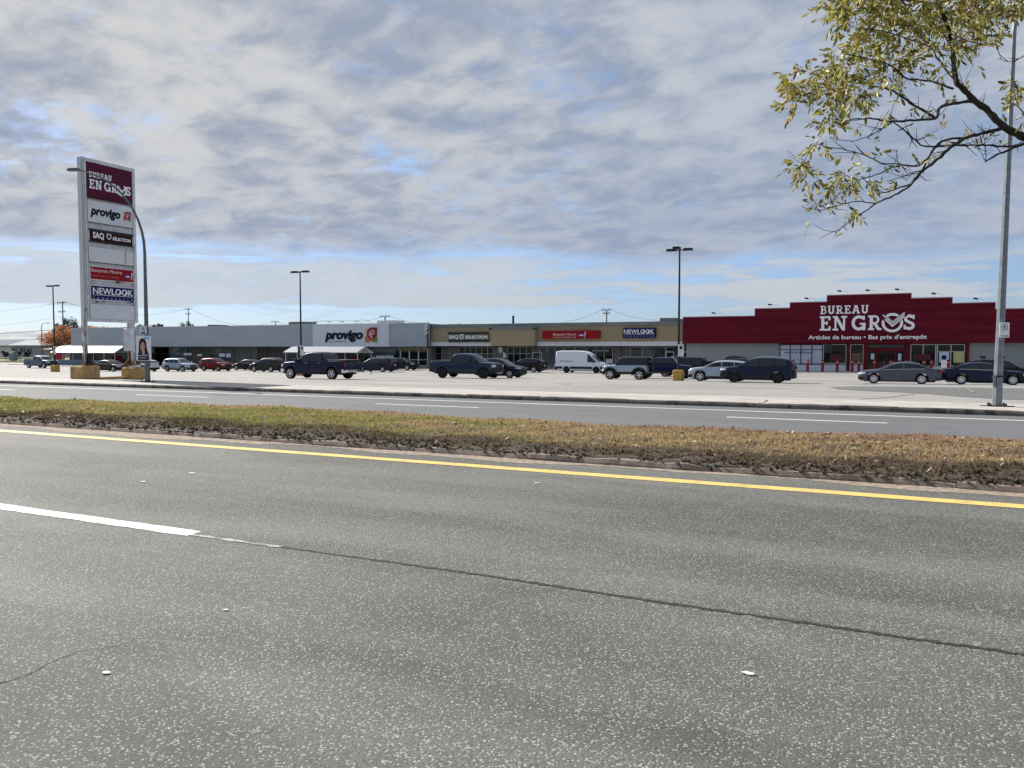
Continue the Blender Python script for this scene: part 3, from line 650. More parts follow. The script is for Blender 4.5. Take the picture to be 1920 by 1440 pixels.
# roof plant
for (x0, x1, y0, y1, mt) in ((541, 572, 603.5, 608.5, M_capm), (707, 739, 601, 606, M_whitetrim), (389, 405, 609, 611.5, M_dark)):
    v = FV + 8; a, c = at(x0, 605, v), at(x1, 605, v); b = MB(); b.bx(a.x, c.x, v, v + 3, zt - .1, at(x0, y0, v).z); tag(b.build('roof_unit', mt, gs))
for i, x in enumerate((461, 469, 474)):
    p = at(x, 609, FV + 12); b = MB(); b.lathe([(.5, zt - .1 - 0), (.55, zt + .25), (.38, zt + .55), (0, zt + .62)], Matrix.Translation((p.x, FV + 12, 0)), 12); b.build('roof_vent', M_whitetrim, gs)
# glazed front
zb_ = lambda u: gb(u) + .12
bay = [at(x, 660, FV + .85).x for x in (292, 322, 352, 380, 402, 440, 484, 520, 560, 600, 640, 672, 700)]
uL = at(200, 660, FV + .85).x
for i, (a, c) in enumerate(zip([uL + 0.0, uL + 16] + bay[:-1], [uL + 15.9, bay[0] - .2] + [x - .15 for x in bay[1:]])):
    window_bay(gs, a, c, gb(a) + .25, zs - .17, FV + .86, max(1, int((c - a) / 1.7)), (gb(a) + 2.2,) if i % 3 == 0 else (), (M_glass2 if i in (1, 2, 3, 6, 7) else M_glass), M_capm if i % 2 else M_trim, .045)
a, c = at(702, 660, FV + .85).x, ub - .3; nn_ = 6
for k in range(nn_):
    x0 = a + (c - a) * k / nn_; x1 = a + (c - a) * (k + 1) / nn_ - .02
    window_bay(gs, x0, x1, gb(-55) + .35, zs - .17, FV + .86, 1, (gb(-55) + 1.25,), M_glass, M_whitetrim, .07)
b = MB(); b.bx(a + 3.2, c - .1, FV + .76, FV + .80, 1.0, zs - .3); b.build('bulkhead', M_yin, gs)
b = MB(); b.bx(a - 1.5, a + 4, FV + .5, FV + .74, zs - 1.3, zs - .3); b.build('hanging_panel', M_glass2, gs)
for (x, y, w_, h_) in ((411, 663, 1.3, .5), (424, 663, 1.0, .6), (345, 662, 1.8, .35), (370, 664, 1.0, .35), (705, 662, 1.6, .9), (721, 662, 1.6, .9)):
    p = at(x, y, FV + .75); b = MB(); b.bx(p.x, p.x + w_, FV + .74, FV + .75, p.z - h_, p.z); b.build('window_poster', M_signpanel, gs)
b = MB(); b.bx(a, c, FV + .5, FV + .88, -2.2, gb(-55) + .34); b.build('low_wall', M_capm, gs)
b = MB(); b.prism([(-1.2, 0), (1.8, 0), (1.8, 1), (-1.2, 1)], (0, 0, 0), (0, 0, 0.001), (0, 0, .001), (0, 1, 0), .001) if False else None
# flags on the corner
fl = MB(); cu_ = at(800, 620, FV - .2)
for k, (x0, y0, x1, y1) in enumerate(((796, 611, 806, 604), (795.5, 619, 805, 611), (796, 626, 803, 618))):
    pa, pb = at(x0, y0, FV - .3), at(x1, y1, FV - .3); fl.prism([(0, 0), (.55, .2), (.6, .42), (.05, .25)], (pa.x, FV - .3, pa.z - .1), X_, ZU, NU, .05)
    fl.prism([(0.1, 0), (.2, -.1), (.5, .5), (.35, .6)], (pa.x, FV - .36, pa.z - .15), X_, ZU, NU, .05)
fl.build('corner_bracket', M_whitetrim, gs)
b = MB(); b.tube([(cu_.x + .15, FV - .15, zs + .0), (cu_.x + .15, FV - .15, zt - .7)], .09, 6); b.tube([(cu_.x + .15, FV - .15, zt + .1), (cu_.x + .9, FV - .25, zt - .4), (cu_.x + 1.0, FV - .25, zt - .9)], .05, 6); b.build('drain_pipe', M_dark, gs)

# --- tan shop row (middle)
TV = FV + 1.2; ta, tb = ub + .05, at(1280, 655, FV).x - .3; tz = at(1100, 604.5, TV).z; tzl = at(1200, 640.5, TV).z
ts = site('shop_row', 'tan rendered row of small shops between grocery store and red store', 'shop', ((ta + tb) / 2, TV, gb(-35)))
b = MB(); b.bx(ta, tb, TV + 1.6, TV + 30, -2, tz - .1); b.build('wall', M_gwall2, ts)
b = MB(); b.bx(ta, tb, TV, TV + 1.59, tzl, tz - .45); b.build('fascia', M_tan, ts)
b = MB(); b.bx(ta, tb, TV - .10, TV + 1.7, tz - .447, tz); b.build('parapet_cap', M_capm, ts)
b = MB(); b.bx(ta, tb, TV - .10, TV + 1.58, tzl - .55, tzl - .27); b.bx(ta, tb, TV - .03, TV + 1.58, tzl - .267, tzl - .003); b.build('white_band', M_whitetrim, ts)
bx0, bx1 = at(920, 640, TV - .9).x, at(1003, 640, TV - .9).x; zb1 = at(960, 648.6, TV - .9).z; zt1 = at(960, 617, TV - .9).z
b = MB(); b.bx(bx0, bx1, TV - .9, TV - .104, zb1, zt1); b.build('box_fascia', M_tan, ts)
b = MB(); b.bx(bx0 - .15, bx1 + .15, TV - 1.05, TV - .106, zt1 + .003, zt1 + .32); b.build('box_cap', M_capm, ts)
for q in (bx0 - .0, bx1): 
    b = MB(); b.box((q, TV - 1.15, zt1 + .05), (.25, .25, .2)); b.build('downlight', M_dark, ts)
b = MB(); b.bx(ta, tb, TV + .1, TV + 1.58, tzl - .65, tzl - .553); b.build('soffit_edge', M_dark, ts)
gz = lambda x: gb(at(x, 670, TV).x, TV)
WV = TV + 1.55; ztop = tzl - .66
def tx(x): return at(x, 665, WV).x
M_pier = M_gwall2
for x0, x1 in ((840, 862), (926, 947), (1152, 1164), (1267, 1274)): b = MB(); b.bx(tx(x0), tx(x1), WV - .25, WV + .04, -2, ztop); b.build('pier', M_pier, ts)
for (x0, x1, n, bar) in ((806, 830, 2, 1), (862, 926, 6, 1), (952, 1000, 4, 1), (1012, 1056, 3, 0), (1058, 1100, 2, 0), (1102, 1150, 3, 0), (1182, 1228, 2, 0), (1229, 1249, 1, 0)):
    window_bay(ts, tx(x0), tx(x1) - .05, gz(x0) + (.55 if x0 > 1000 else .35), ztop, WV, n, (gz(x0) + 2.15,) if bar else (), M_glass2 if x0 in (1012, 1058, 1229) else M_glass, M_alu, .055)
door_unit(ts, tx(999), 1.4, gz(999), 2.35, WV, M_whitetrim); door_unit(ts, tx(1249), 1.05, gz(1249), 2.35, WV, M_whitetrim); door_unit(ts, tx(1275), 1.0, gz(1275), 2.35, WV, M_whitetrim)
window_bay(ts, tx(1274), tx(1290), gz(1275) + 2.4, ztop, WV, 1, (), M_glass, M_alu, .05); window_bay(ts, tx(1249), tx(1266), gz(1255) + 2.4, ztop, WV, 1, (), M_glass, M_alu, .05)
b = MB(); b.bx(tx(1012), tx(1150), WV - .18, WV + .03, -2, gz(1080) + .54); b.build('low_wall', M_capm, ts)
for (x, y, w_, h_, mt) in ((1020, 662, 2.6, 2.4, M_glass2), (1110, 655, 2.4, .35, M_capm), (1136, 673, .9, .6, M_signpanel), (1258, 668, .35, .9, M_signpanel), (1205, 652, 2.6, 1.6, M_glass2)):
    p = at(x, y, WV - .12); b = MB(); b.bx(p.x, p.x + w_, WV - .13, WV - .12, p.z - h_, p.z); b.build('window_poster', mt, ts)
b = MB(); p = at(936, 653, WV - .3); b.prism([(s_ * .32, c_ * .5) for s_, c_ in arc(0, 0, 1, 1, 0, 345, 16)], (p.x + .2, WV - .3, p.z - .2), X_, ZU, NU, .05); b.build('shield_plaque', M_whitetrim, ts)
b = MB(); p = at(943.5, 664, WV - .3); b.prism([(0, 0), (.5, 0), (.5, .45), (.15, .8), (0, .75)], (p.x, WV - .3, p.z - .5), X_, ZU, NU, .04); b.build('wall_notice', M_whitetrim, ts)
# liquor store sign
SV = TV - .03; su = lambda x: at(x, 630, SV).x; sz = lambda y, x=900: at(x, y, SV).z
b = MB(); b.bx(su(841.5), su(917), TV - .18, TV - .003, sz(638.3), sz(625)); sg = b.build('sign_board', mat('grey brown sign back', (.17, .155, .12), .7), ts)
b = MB(); b.bx(su(841.5), su(917.5), TV - .28, TV - .183, sz(626.3), sz(622.8)); b.bx(su(841.5), su(918), TV - .28, TV - .183, sz(641), sz(637.3)); b.build('sign_rail', M_darkgreen, sg)
text('SAQ', (su(843), TV - .185, sz(634.6)), X_, ZU, sz(627.6) - sz(634.6), M_lw, sg, width=su(860.5) - su(843), bold=.02, depth=.08)
text('SELECTION', (su(874), TV - .185, sz(634.6)), X_, ZU, sz(629) - sz(634.6), M_lw, sg, width=su(915.5) - su(874), bold=.02, depth=.08)
b = MB(); k = sz(627.5) - sz(635.8); o_ = (su(864.3), TV - .186, sz(635.8)); stroke(b, [(0, k), (.75 * k, k), (.75 * k, .32 * k), (.375 * k, .06 * k), (0, .32 * k)], .17 * k, o_, X_, ZU, NU, .08, True); b.build('shield_mark', M_lw, sg)
# paint shop sign
def round_box(b, x0, x1, z0, z1, v0, v1, r):
    P_ = []
    for cx, cz, a0 in ((x1 - r, z1 - r, 0), (x0 + r, z1 - r, 90), (x0 + r, z0 + r, 180), (x1 - r, z0 + r, 270)): P_ += [(cx + r * math.cos(R(a0 + 90 * i / 5)), cz + r * math.sin(R(a0 + 90 * i / 5))) for i in range(6)]
    b.prism(P_, (0, v0, 0), X_, ZU, NU, v0 - v1)
b = MB(); round_box(b, su(1019.5), su(1126.5), sz(636.0), sz(621.6), TV - .01, TV - .55, .2); sg = b.build('sign_board', M_signred, ts)
text('Benjamin Moore', (su(1040), TV - .56, sz(629.2, 1060)), X_, ZU, sz(624.6, 1060) - sz(629.2, 1060), mat('pink white letters', (.75, .62, .64), .5), sg, width=su(1083) - su(1040), depth=.03)
b = MB(); scribble(b, (su(1040), TV - .556, sz(633.4, 1060)), X_, ZU, NU, su(1083) - su(1040), .19, 30, 5, .02); b.build('small_print', MATS['pink white letters'], sg)
def bm_mark(O, X, Y, N, s, parent):
    bb = MB(); bb.prism([(x * s, y * s) for x, y in arc(.45, .42, .42, .30, 0, 345, 20)], O, X, Y, N, .02); bb.build('oval_mark', mat('violet blue oval', (.06, .05, .30), .4), parent)
    bb = MB(); O2 = Vector(O) + Vector(N) * .022; bb.prism([(.12 * s, .34 * s), (.78 * s, .34 * s), (.78 * s, .46 * s), (.12 * s, .46 * s)], O2, X, Y, N, .01)
    bb.prism([(.92 * s, 0), (1.03 * s, 0), (1.05 * s, .12 * s), (.94 * s, .12 * s)], O2, X, Y, N, .02); bb.prism([(.96 * s, .2 * s), (1.04 * s, .2 * s), (1.20 * s, .95 * s), (1.06 * s, .95 * s)], O2, X, Y, N, .02); bb.build('exclamation_mark', M_lw, parent)
bm_mark((su(1087.5), TV - .556, sz(633.5, 1095)), X_, ZU, NU, .85, sg)
# eyewear sign
b = MB(); b.bx(su(1169), su(1230.5), TV - .32, TV - .003, sz(633.6, 1200), sz(614.8, 1200)); sg = b.build('sign_board', M_navy, ts)
def newlook(O, X, Y, N, w_, h_, parent, off=0):
    O = Vector(O); Xv, Yv, Nv = Vector(X), Vector(Y), Vector(N)
    text('NEWLOOK', O + Xv * w_ * .035 + Yv * h_ * .43, X, Y, h_ * .44, M_lw, parent, width=w_ * .92, bold=.005, depth=.04)
    bb = MB(); bb.prism([(w_ * .035, h_ * .36), (w_ * .955, h_ * .36), (w_ * .955, h_ * .385), (w_ * .035, h_ * .385)], O, X, Y, N, .02)
    for cx in (.625, .77): bb.prism([((cx + .035 * math.cos(R(a))) * w_, h_ * .60 + w_ * .05 * math.sin(R(a))) for a in range(-120, 61, 20)], O + Nv * .043, X, Y, N, .008)
    bb.build('underline', M_lw, parent)
    text('lunetterie', O + Xv * w_ * .05 + Yv * h_ * .12, X, Y, h_ * .15, mat('lavender letters', (.50, .50, .75), .5), parent, width=w_ * .90, depth=.02, space=2.6)
newlook((su(1169), TV - .325, sz(633.6, 1200)), X_, ZU, NU, su(1230.5) - su(1169), sz(614.8, 1200) - sz(633.6, 1200), sg)
# chimney pipe and roof units
p = at(962.3, 600, TV + 10); b = MB(); b.tube([(p.x, TV + 10, tz - .3), (p.x, TV + 10, at(962, 592, TV + 10).z)], .16, 8); b.build('flue', M_dark, ts)
p, q = at(1237, 598, TV + 6), at(1279, 598, TV + 6); b = MB(); b.bx(p.x, p.x + 2.2, TV + 6, TV + 8, tz - .2, at(1240, 596.2, TV + 6).z); b.bx(p.x + 2.3, q.x, TV + 6, TV + 8, tz - .2, at(1270, 598, TV + 6).z); b.build('roof_unit', M_capm, ts)
p = at(861, 606, TV + 6); b = MB(); b.lathe([(.3, tz - .3), (.3, tz + .2), (.4, tz + .25), (0, tz + .4)], Matrix.Translation((p.x, TV + 6, 0)), 10); b.build('roof_vent', M_whitetrim, ts)

# --- red office supply store (right)
ra = at(1280.5, 655, FV).x; rbnd = 26.0
rs = site('office_store', 'large store with stepped dark red board front and white slab lettering', 'shop', ((ra + rbnd) / 2, FV, gb(0)))
zband = at(1500, 643.6, FV).z
steps = [(1280.5, 595.2, 1300), (1415.5, 580.2, 1430), (1481, 568, 1490), (1550, 554.4, 1560), (1707.5, 559.9, 1720), (1784.5, 569.2, 1800), (1865.3, 580.0, 1880)]
zst = [at(x + (0 if i < 1 else 2), y, FV).z for i, (x, y, _) in enumerate(steps)]
zst = [zst[0], (zst[1] + zst[5]) / 2 * .5 + zst[1] * .5, zst[2], zst[3], zst[4], zst[5], zst[6]]
ust = [at(x, 600, FV).x for x, _, _ in steps] + [rbnd]
poly = [(ust[0], zband)]
for i in range(7): poly += [(ust[i], zst[i]), (ust[i + 1], zst[i])]
poly.append((rbnd, zband))
b = MB(); b.prism(poly, (0, FV + .6, 0), X_, ZU, NU, .6); b.build('fascia', M_red, rs)
b = MB()
for i in range(7): b.bx(ust[i] - .04, ust[i + 1] + (.04 if i >= 3 else -.04), FV - .05, FV + .65, zst[i] + .002, zst[i] + .09)
for i in range(1, 4): b.bx(ust[i] - .04, ust[i] - .002, FV - .05, FV + .65, zst[i - 1] + .092, zst[i])
for i in range(4, 7): b.bx(ust[i] + .002, ust[i] + .04, FV - .05, FV + .65, zst[i] + .092, zst[i - 1])
b.build('parapet_cap', mat('pale red flashing', (.45, .25, .27), .4), rs)
b = MB(); b.bx(ra + .3, rbnd, FV + .602, FV + 40, -2, zst[0] - .4); b.build('wall', M_gwall, rs)
wv = FV + .60
for i, x in enumerate((1341, 1445, 1513, 1573.5, 1625.5, 1680, 1748, 1826)):
    u = at(x, 600, FV).x; zz_ = zst[[0, 1, 2, 3, 3, 3, 4, 5][i]]
    b = MB(); b.tube([(u + .9, FV + .3, zz_ + .05), (u + .8, FV - .1, zz_ + .38), (u + .2, FV - .9, zz_ + .45)], .022, 5); f = b.build('lamp_arm', M_whitetrim, rs); b = MB(); b.box((u, FV - 1.1, zz_ + .42), (.42, .3, .16), ry=.2); b.build('lamp_head', M_dark, f)
# letters
ru = lambda x: at(x, 610, FV - .1).x; rz_ = lambda y, x=1630: at(x, y, FV - .1).z
lo = FV - .012
b = MB(); h1 = rz_(572.5, 1580) - rz_(588.0, 1580); w1 = slab('BUREAU', MB(), (0, 0, 0), X_, ZU, NU, h1); sxk = (ru(1628) - ru(1537.5)) / w1
slab('BUREAU', b, (ru(1537.5), lo, rz_(588.3, 1580)), (sxk, 0, 0), ZU, NU, h1, d=.10); b.build('lettering', M_lw, rs)
h2 = rz_(592.0, 1600) - rz_(619.3, 1600)
for word, x0, x1, yb in (('EN', 1537, 1588, 619.8), ('GR', 1596.5, 1652.5, 619.0), ('S', 1694, 1715.5, 618.0)):
    w1 = slab(word, MB(), (0, 0, 0), X_, ZU, NU, h2); sxk = (ru(x1) - ru(x0)) / w1; b = MB(); slab(word, b, (ru(x0), lo, rz_(yb, (x0 + x1) / 2)), (sxk, 0, 0), ZU, NU, h2, d=.10); b.build('lettering', M_lw, rs)
b = MB(); cx, cz = ru(1673), rz_(605, 1673); rx = (ru(1693) - ru(1653)) / 2; rzr = rz_(586.8, 1673) - rz_(623.3, 1673); rad = rzr / 2 * .86
stroke(b, arc(0, 0, rad, rad, 0, 350, 35), rad * .30, (cx, lo, cz), X_, ZU, NU, .10, True); b.build('ring_mark', M_lw, rs)
s = rad; CK = lambda o_: [(-.80 * s + o_ * .1 * s, (.42 + o_) * s), (.02 * s, (-.42 + o_ * 1.15) * s), (1.30 * s, (.78 + o_ * 1.0) * s)]
b = MB(); stroke(b, [(-.92 * s, .66 * s), (.02 * s, -.18 * s), (1.42 * s, 1.12 * s)], .66 * s, (cx, lo - .102, cz), X_, ZU, NU, .012); b.build('check_backing', M_red, rs)
for k, (o_, w_) in enumerate(((0, .15), (.26, .11), (.46, .08))):
    b = MB(); stroke(b, CK(o_), w_ * s, (cx, lo - .116, cz), X_, ZU, NU, .02); b.build('check_mark', M_lw, rs)
b = MB(); stroke(b, [(-1.05 * s, .98 * s), (-.86 * s, .70 * s), (-.62 * s, .86 * s)], .10 * s, (cx, lo - .116, cz), X_, ZU, NU, .02); b.build('check_spark', M_lw, rs)
text('Articles de bureau • Bas prix d\'entrepôt', (ru(1516), lo, rz_(635.6, 1630)), X_, ZU, rz_(628.0, 1630) - rz_(635.9, 1630), M_lw, rs, width=ru(1738.5) - ru(1516), bold=.018, depth=.06)
# entrance glazing
rx_ = lambda x: at(x, 660, wv - .05).x; gr = gb(-5) ; zt_ = zband - .12
b = MB(); b.bx(rx_(1461), rx_(1817), wv - .30, wv - .004, zt_, zband - .003); b.build('header', M_redframe, rs)
o = window_bay(rs, rx_(1461.5), rx_(1543), gr + .85, zt_ - .003, wv, 4, (zt_ - .62,), M_frost, M_trim, .09)
text('centre de solutions', (rx_(1470), wv - .055, at(1500, 662.6, wv).z), X_, ZU, .30, mat('slate letters', (.05, .06, .13), .5), o, width=rx_(1521) - rx_(1470), depth=.01, bold=.01)
window_bay(rs, rx_(1543.5), rx_(1587), gr + .95, zt_ - .003, wv, 1, (), M_glass, M_alu, .07)
window_bay(rs, rx_(1594), rx_(1619), gr + .95, zt_ - .003, wv, 1, (), M_glass, M_alu, .07)
window_bay(rs, rx_(1707), rx_(1755), gr + .75, zt_ - .003, wv, 2, (), M_glass, M_alu, .08)
window_bay(rs, rx_(1757), rx_(1809), gr + .75, zt_ - .003, wv, 2, (zt_ - .8,), M_glass, M_alu, .08)
for x0, x1 in ((1587.5, 1593.5), (1619.5, 1627), (1697, 1706.5), (1809.5, 1816.5)): b = MB(); b.bx(rx_(x0), rx_(x1), wv - .28, wv - .003, gr - .2, zt_ - .004); b.build('red_pier', M_redframe, rs)
b = MB(); b.bx(rx_(1627.2), rx_(1696.8), wv - .20, wv - .006, gr + 2.45, gr + 2.75); b.build('door_header', M_redframe, rs)
window_bay(rs, rx_(1627.3), rx_(1696.7), gr + 2.76, zt_ - .005, wv, 1, (), M_glass2, M_redframe, .05)
for x in (1628, 1645, 1662, 1679): door_unit(rs, rx_(x), (rx_(1696.5) - rx_(1628)) / 4 - .02, gr + .02, 2.42, wv, M_redframe)
b = MB(); b.bx(rx_(1461.5), rx_(1619), wv - .22, wv - .004, gr - .2, gr + .80); b.bx(rx_(1707), rx_(1809), wv - .22, wv - .004, gr - .2, gr + .72); b.build('low_wall', M_signpanel, rs)
for (x, y, w_, h_, mt) in ((1761, 660, .95, 1.15, M_signpanel), (1788, 660, 1.0, 1.15, mat('yellow green poster', (.45, .48, .22), .6)), (1633, 663, .35, .65, M_signpanel), (1684, 663, .32, .75, M_signpanel), (1621, 662, .32, .4, M_signpanel), (1597, 662, 1.0, .9, mat('brown display', (.16, .08, .06), .7)), (1556, 664, 1.3, .8, mat('dark red display', (.09, .015, .02), .7)), (1545, 646, .9, 1.0, M_glass2), (1716, 664, 1.5, .7, MATS['dark red display'])):
    p = at(x, y, wv - .14); b = MB(); b.bx(p.x, p.x + w_, wv - .15, wv - .14, p.z - h_, p.z); b.build('window_poster', mt, rs)
    if x == 1761: b = MB(); b.bx(p.x + .25, p.x + .7, wv - .155, wv - .151, p.z - .8, p.z - .35); b.build('poster_print', M_navy, rs)
for x in (1487, 1514.5, 1542.5, 1570, 1598, 1610.5, 1639.5, 1670, 1698.5, 1733, 1746.5, 1777.5):
    bv = FV - 2.2; u = at(x, 680, bv).x; z0 = gb(u, bv); r_ = .15
    t = thing('bollard', 'red steel bollard with a pale band, %s' % ({1487: 'first from the left end of the frosted windows', 1514.5: 'second from the left in the row', 1542.5: 'third from the left in the row', 1570: 'fourth from the left, before the dark display window', 1598: 'fifth from the left, left of a close pair', 1610.5: 'sixth from the left, right of a close pair', 1639.5: 'before the left entrance door', 1670: 'before the middle of the entrance', 1698.5: 'before the right end of the entrance', 1733: 'behind the grey sedan, left of a pair', 1746.5: 'behind the grey sedan boot', 1777.5: 'rightmost, before the blue poster window'}[x]), 'bollard', (u, bv, z0), 0, 'red bollards in front of the red store')
    b = MB(); b.lathe([(0, 0), (r_, 0), (r_, 1.32), (r_ * .92, 1.40), (r_ * .6, 1.46), (0, 1.48)], Matrix(), 14); b.build('post', M_redpost, t, True)
    b = MB(); b.lathe([(r_ + .004, 1.14), (r_ + .004, 1.22)], Matrix(), 14); b.build('band', mat('faded band', (.55, .40, .36), .5), t, True)
# raised walk along the shops
b = MB(); rows = []
for u in range(-150, 31, 6): z = gb(u, 93) ; rows.append([(u, 92.4, z - .1), (u, 92.42, z + .10), (u, FV + 2.8, z + .11)])
b.grid(rows); o = b.build('shop_walk', M_walk); tag(o, kind='structure')
if o.data.polygons[1].normal.z < 0: o.data.flip_normals()
# ================================================================== VEHICLES
def interp(P, x): return float(np.interp(x, [p[0] for p in P], [p[1] for p in P]))
def vehicle(name, label, cat, S, paint, u, v, heading, rim=None, glass=None, roof=None, rear_dark=False, extras=(), L=None, W=None, H=None, rails=False, lower=None, yaw=0):
    """S: profile of the type, x forward. u, v is the centre on the ground, heading +1 drives to +x, -1 to -x."""
    kx, kz = (L or S['L']) / S['L'], (H or S['H']) / S['H']; W = W or S['W']; L = S['L'] * kx
    sc2 = lambda P: sorted([(x * kx, z * kz) for x, z in P])
    belt, low, roofl = sc2(S['belt']), sc2(S['low']), sc2(S['roof'])
    Rw = S['R']; axs = [a * kx for a in S['ax']]; ra = Rw + S.get('gap', .06)
    t = thing(name, label, cat, (u, v, G(u, v) + .012), (0 if heading > 0 else math.pi) + yaw, 'vehicles in the shop car park')
    # settle on the slope
    du = .9 * L / 2; t.rotation_euler.y = 0
    hw = lambda x: W / 2 * (1 - S.get('nose', .16) * max(0, x / (L / 2)) ** 5 - S.get('tail', .10) * max(0, -x / (L / 2)) ** 6)
    xs = set(np.linspace(-L / 2, L / 2, 34))
    for a in axs:
        xs = {x for x in xs if abs(x - a) > ra + .02}
        for k in range(-9, 10): xs.add(a + ra * math.sin(R(k * 10)))
        xs.add(a - ra - .004); xs.add(a + ra + .004)
    xs = sorted(xs)
    def zbot(x):
        z = interp(low, x)
        for a in axs:
            if abs(x - a) <= ra + 1e-6: z = max(z, Rw + math.sqrt(max(0, ra * ra - (x - a) ** 2)))
        return z
    tum = S.get('tumble', .32)
    def section(x):
        zb, zt, h = zbot(x), interp(belt, x), hw(x); d = zt - zb; zl = interp(low, x); d2 = zt - zl
        zz_ = lambda f: max(zb + .012 * (1 + f), zl + f * d2)
        return [(0, zb), (h - .16, zb), (h - .05, max(zb + .005, zl + .02)), (h - .012, zz_(.16)), (h, zz_(.42)), (h - .006, zz_(.62)), (h - .03, zt - .09), (h - .05, zt - .03), (h - .10, zt + .004), (h * .6, zt + .035), (0, zt + .045)]
    def side_y(x, z):
        s = section(x)[2:9]; return float(np.interp(z, [q[1] for q in s], [q[0] for q in s]))
    rows = []
    for x in xs:
        s = section(x); rows.append([(x, -y, z) for y, z in s[::-1]] + [(x, y, z) for y, z in s[1:]])
    b = MB(); b.grid(rows); n = len(rows[0]); k = len(b.v)
    b.f.append(tuple(range(n))); b.f.append(tuple(k - 1 - i for i in range(n)))
    b.build('body', paint, t, True, 50, True)
    # greenhouse
    x0, x1 = roofl[0][0], roofl[-1][0]; gx = sorted(set([p[0] for p in roofl] + list(np.linspace(x0, x1, 22))))
    def rz(x):
        return interp(roofl, x)
    def yb(x): return hw(x) - .075
    def yr(x): return yb(x) - tum * max(0, rz(x) - interp(belt, x)) * (1 if rz(x) - interp(belt, x) < .4 else 1)
    rows = []
    for x in gx:
        zb = interp(belt, x) - .02; zr = max(zb + .004, rz(x)); yt = yr(x); c = min(.07, (zr - zb) * .4)
        half = [(yb(x), zb), (yt + .012 + tum * c, zr - c), (yt - .03, zr - c * .25), (yt - .10, zr + .0), (yt * .5, zr + .022), (0, zr + .03)]
        rows.append([(x, y, z) for y, z in half] + [(x, -y, z) for y, z in half[::-1][1:]])
    b = MB(); b.grid(rows); b.build('roof', roof or paint, t, True, 40, True)
    def gy(x, z):
        zb = interp(belt, x) - .02; zr = max(zb + .02, rz(x)); f = (z - zb) / (zr - zb); return yb(x) + (yr(x) + .012 - yb(x)) * f
    GL = glass or M_carglass
    for (xa, xb) in S['side_win']:
        xa, xb = xa * kx, xb * kx
        for s in (-1, 1):
            top_, bot_ = [], []
            for i in range(13):
                x = xa + (xb - xa) * i / 12; e = .02
                sl = abs(rz(x + e) - rz(x - e)) / (2 * e); zt_ = rz(x) - .085 * min(3.0, math.sqrt(1 + sl * sl)); zb = interp(belt, x) + .012
                if zt_ < zb + .015: zt_ = zb + .001
                top_.append((x, s * (gy(x, zt_) + .009), zt_)); bot_.append((x, s * (gy(x, zb) + .009), zb))
            b = MB(); b.grid([bot_, top_]); b.build('window', GL, t)
    if S.get('belt_trim', True) and not S.get('no_trim'):
        xa, xb = S['side_win'][-1][1] * kx, S['side_win'][0][0] * kx
        for s in (-1, 1):
            rows = []
            for i in range(13): x = xa + (xb - xa) * i / 12; z = interp(belt, x) + .004; y = s * (gy(x, z) + .016); rows.append([(x, y, z - .010), (x, y, z + .012)])
            b = MB(); b.grid(rows); b.build('window_trim', M_chrome if name == 'parked_car' else M_trim, t)
    # windscreen and rear window
    def screen(xa, za, xb, zb_, nm, sgn, ins=.09):
        xa, xb = xa * kx, xb * kx; rows = []
        for i in range(5):
            f = .05 + .85 * i / 4; x = xa + (xb - xa) * f; z = rz(x); d = Vector((xb - xa, 0, rz(xb) - rz(xa))).normalized(); nn = Vector((-d.z, 0, d.x)) * (1 if sgn > 0 else 1)
            if nn.z < 0: nn = -nn
            y = yr(x) - ins; q = Vector((x, 0, z)) + nn * .016
            rows.append([(q.x, y * j, q.z + .026 * (1 - j * j)) for j in (-1, -.6, -.2, .2, .6, 1)])
        b = MB(); b.grid(rows); b.build(nm, GL if nm != 'windscreen' else (glass or M_carglass), t, True)
    sc_ = S['screens']
    if not S.get('no_front'): screen(sc_[0][0], 0, sc_[0][1], 0, 'windscreen', 1)
    screen(sc_[1][0], 0, sc_[1][1], 0, 'rear_window', -1)
    # panels that wrap round the ends
    def wrap(nm, mt, end, s, xlen, yin, z0, z1, off=.010, taper=0):
        pts = []; e = L / 2 * end
        for i in range(6): x = e - end * xlen * (1 - i / 5); x = max(-L / 2, min(L / 2, x)); pts.append((x, None))
        rows = []
        for x, _ in pts: rows.append([(x, s * (side_y(x, z0) + off), z0 + taper * (1 - abs(x - (e - end * xlen)) / max(.01, xlen))), (x, s * (side_y(x, z1) + off), z1)])
        ye = side_y(e, (z0 + z1) / 2)
        for f in (.35, .7, 1): y = ye + (yin - ye) * f; rows.append([(e + end * off, s * y, z0), (e + end * off, s * y, z1)])
        b = MB(); b.grid(rows); return b.build(nm, mt, t, True)
    hl, tl = S['head'], S['taill']
    for s in (-1, 1):
        wrap('headlight', M_lamp_w, 1, s, hl[0], W / 2 - hl[1], hl[2] * kz, hl[3] * kz, taper=hl[4]); wrap('tail_light', M_lamp_r, -1, s, tl[0], W / 2 - tl[1], tl[2] * kz, tl[3] * kz)
        # doors with handles
        for (xa, xb) in S['doors']:
            xa, xb = xa * kx + .012, xb * kx - .012; rows = []
            for i in range(9):
                x = xa + (xb - xa) * i / 8; zt_ = interp(belt, x) - .03; zb = max(interp(low, x) + .12, zbot(x) + .03)
                rows.append([(x, s * (side_y(x, z) + .005), z) for z in np.linspace(zb, zt_, 6)])
            b = MB(); b.grid(rows); dr = b.build('door', paint, t, True)
            xh = xa + .14; zh = interp(belt, xh) - .13; b = MB(); b.cbox(xh, xh + .17, min(s * (side_y(xh, zh) + .006), s * (side_y(xh, zh) + .04)), max(s * (side_y(xh, zh) + .006), s * (side_y(xh, zh) + .04)), zh - .016, zh + .016, .008); b.build('handle', S.get('handle', paint), dr)
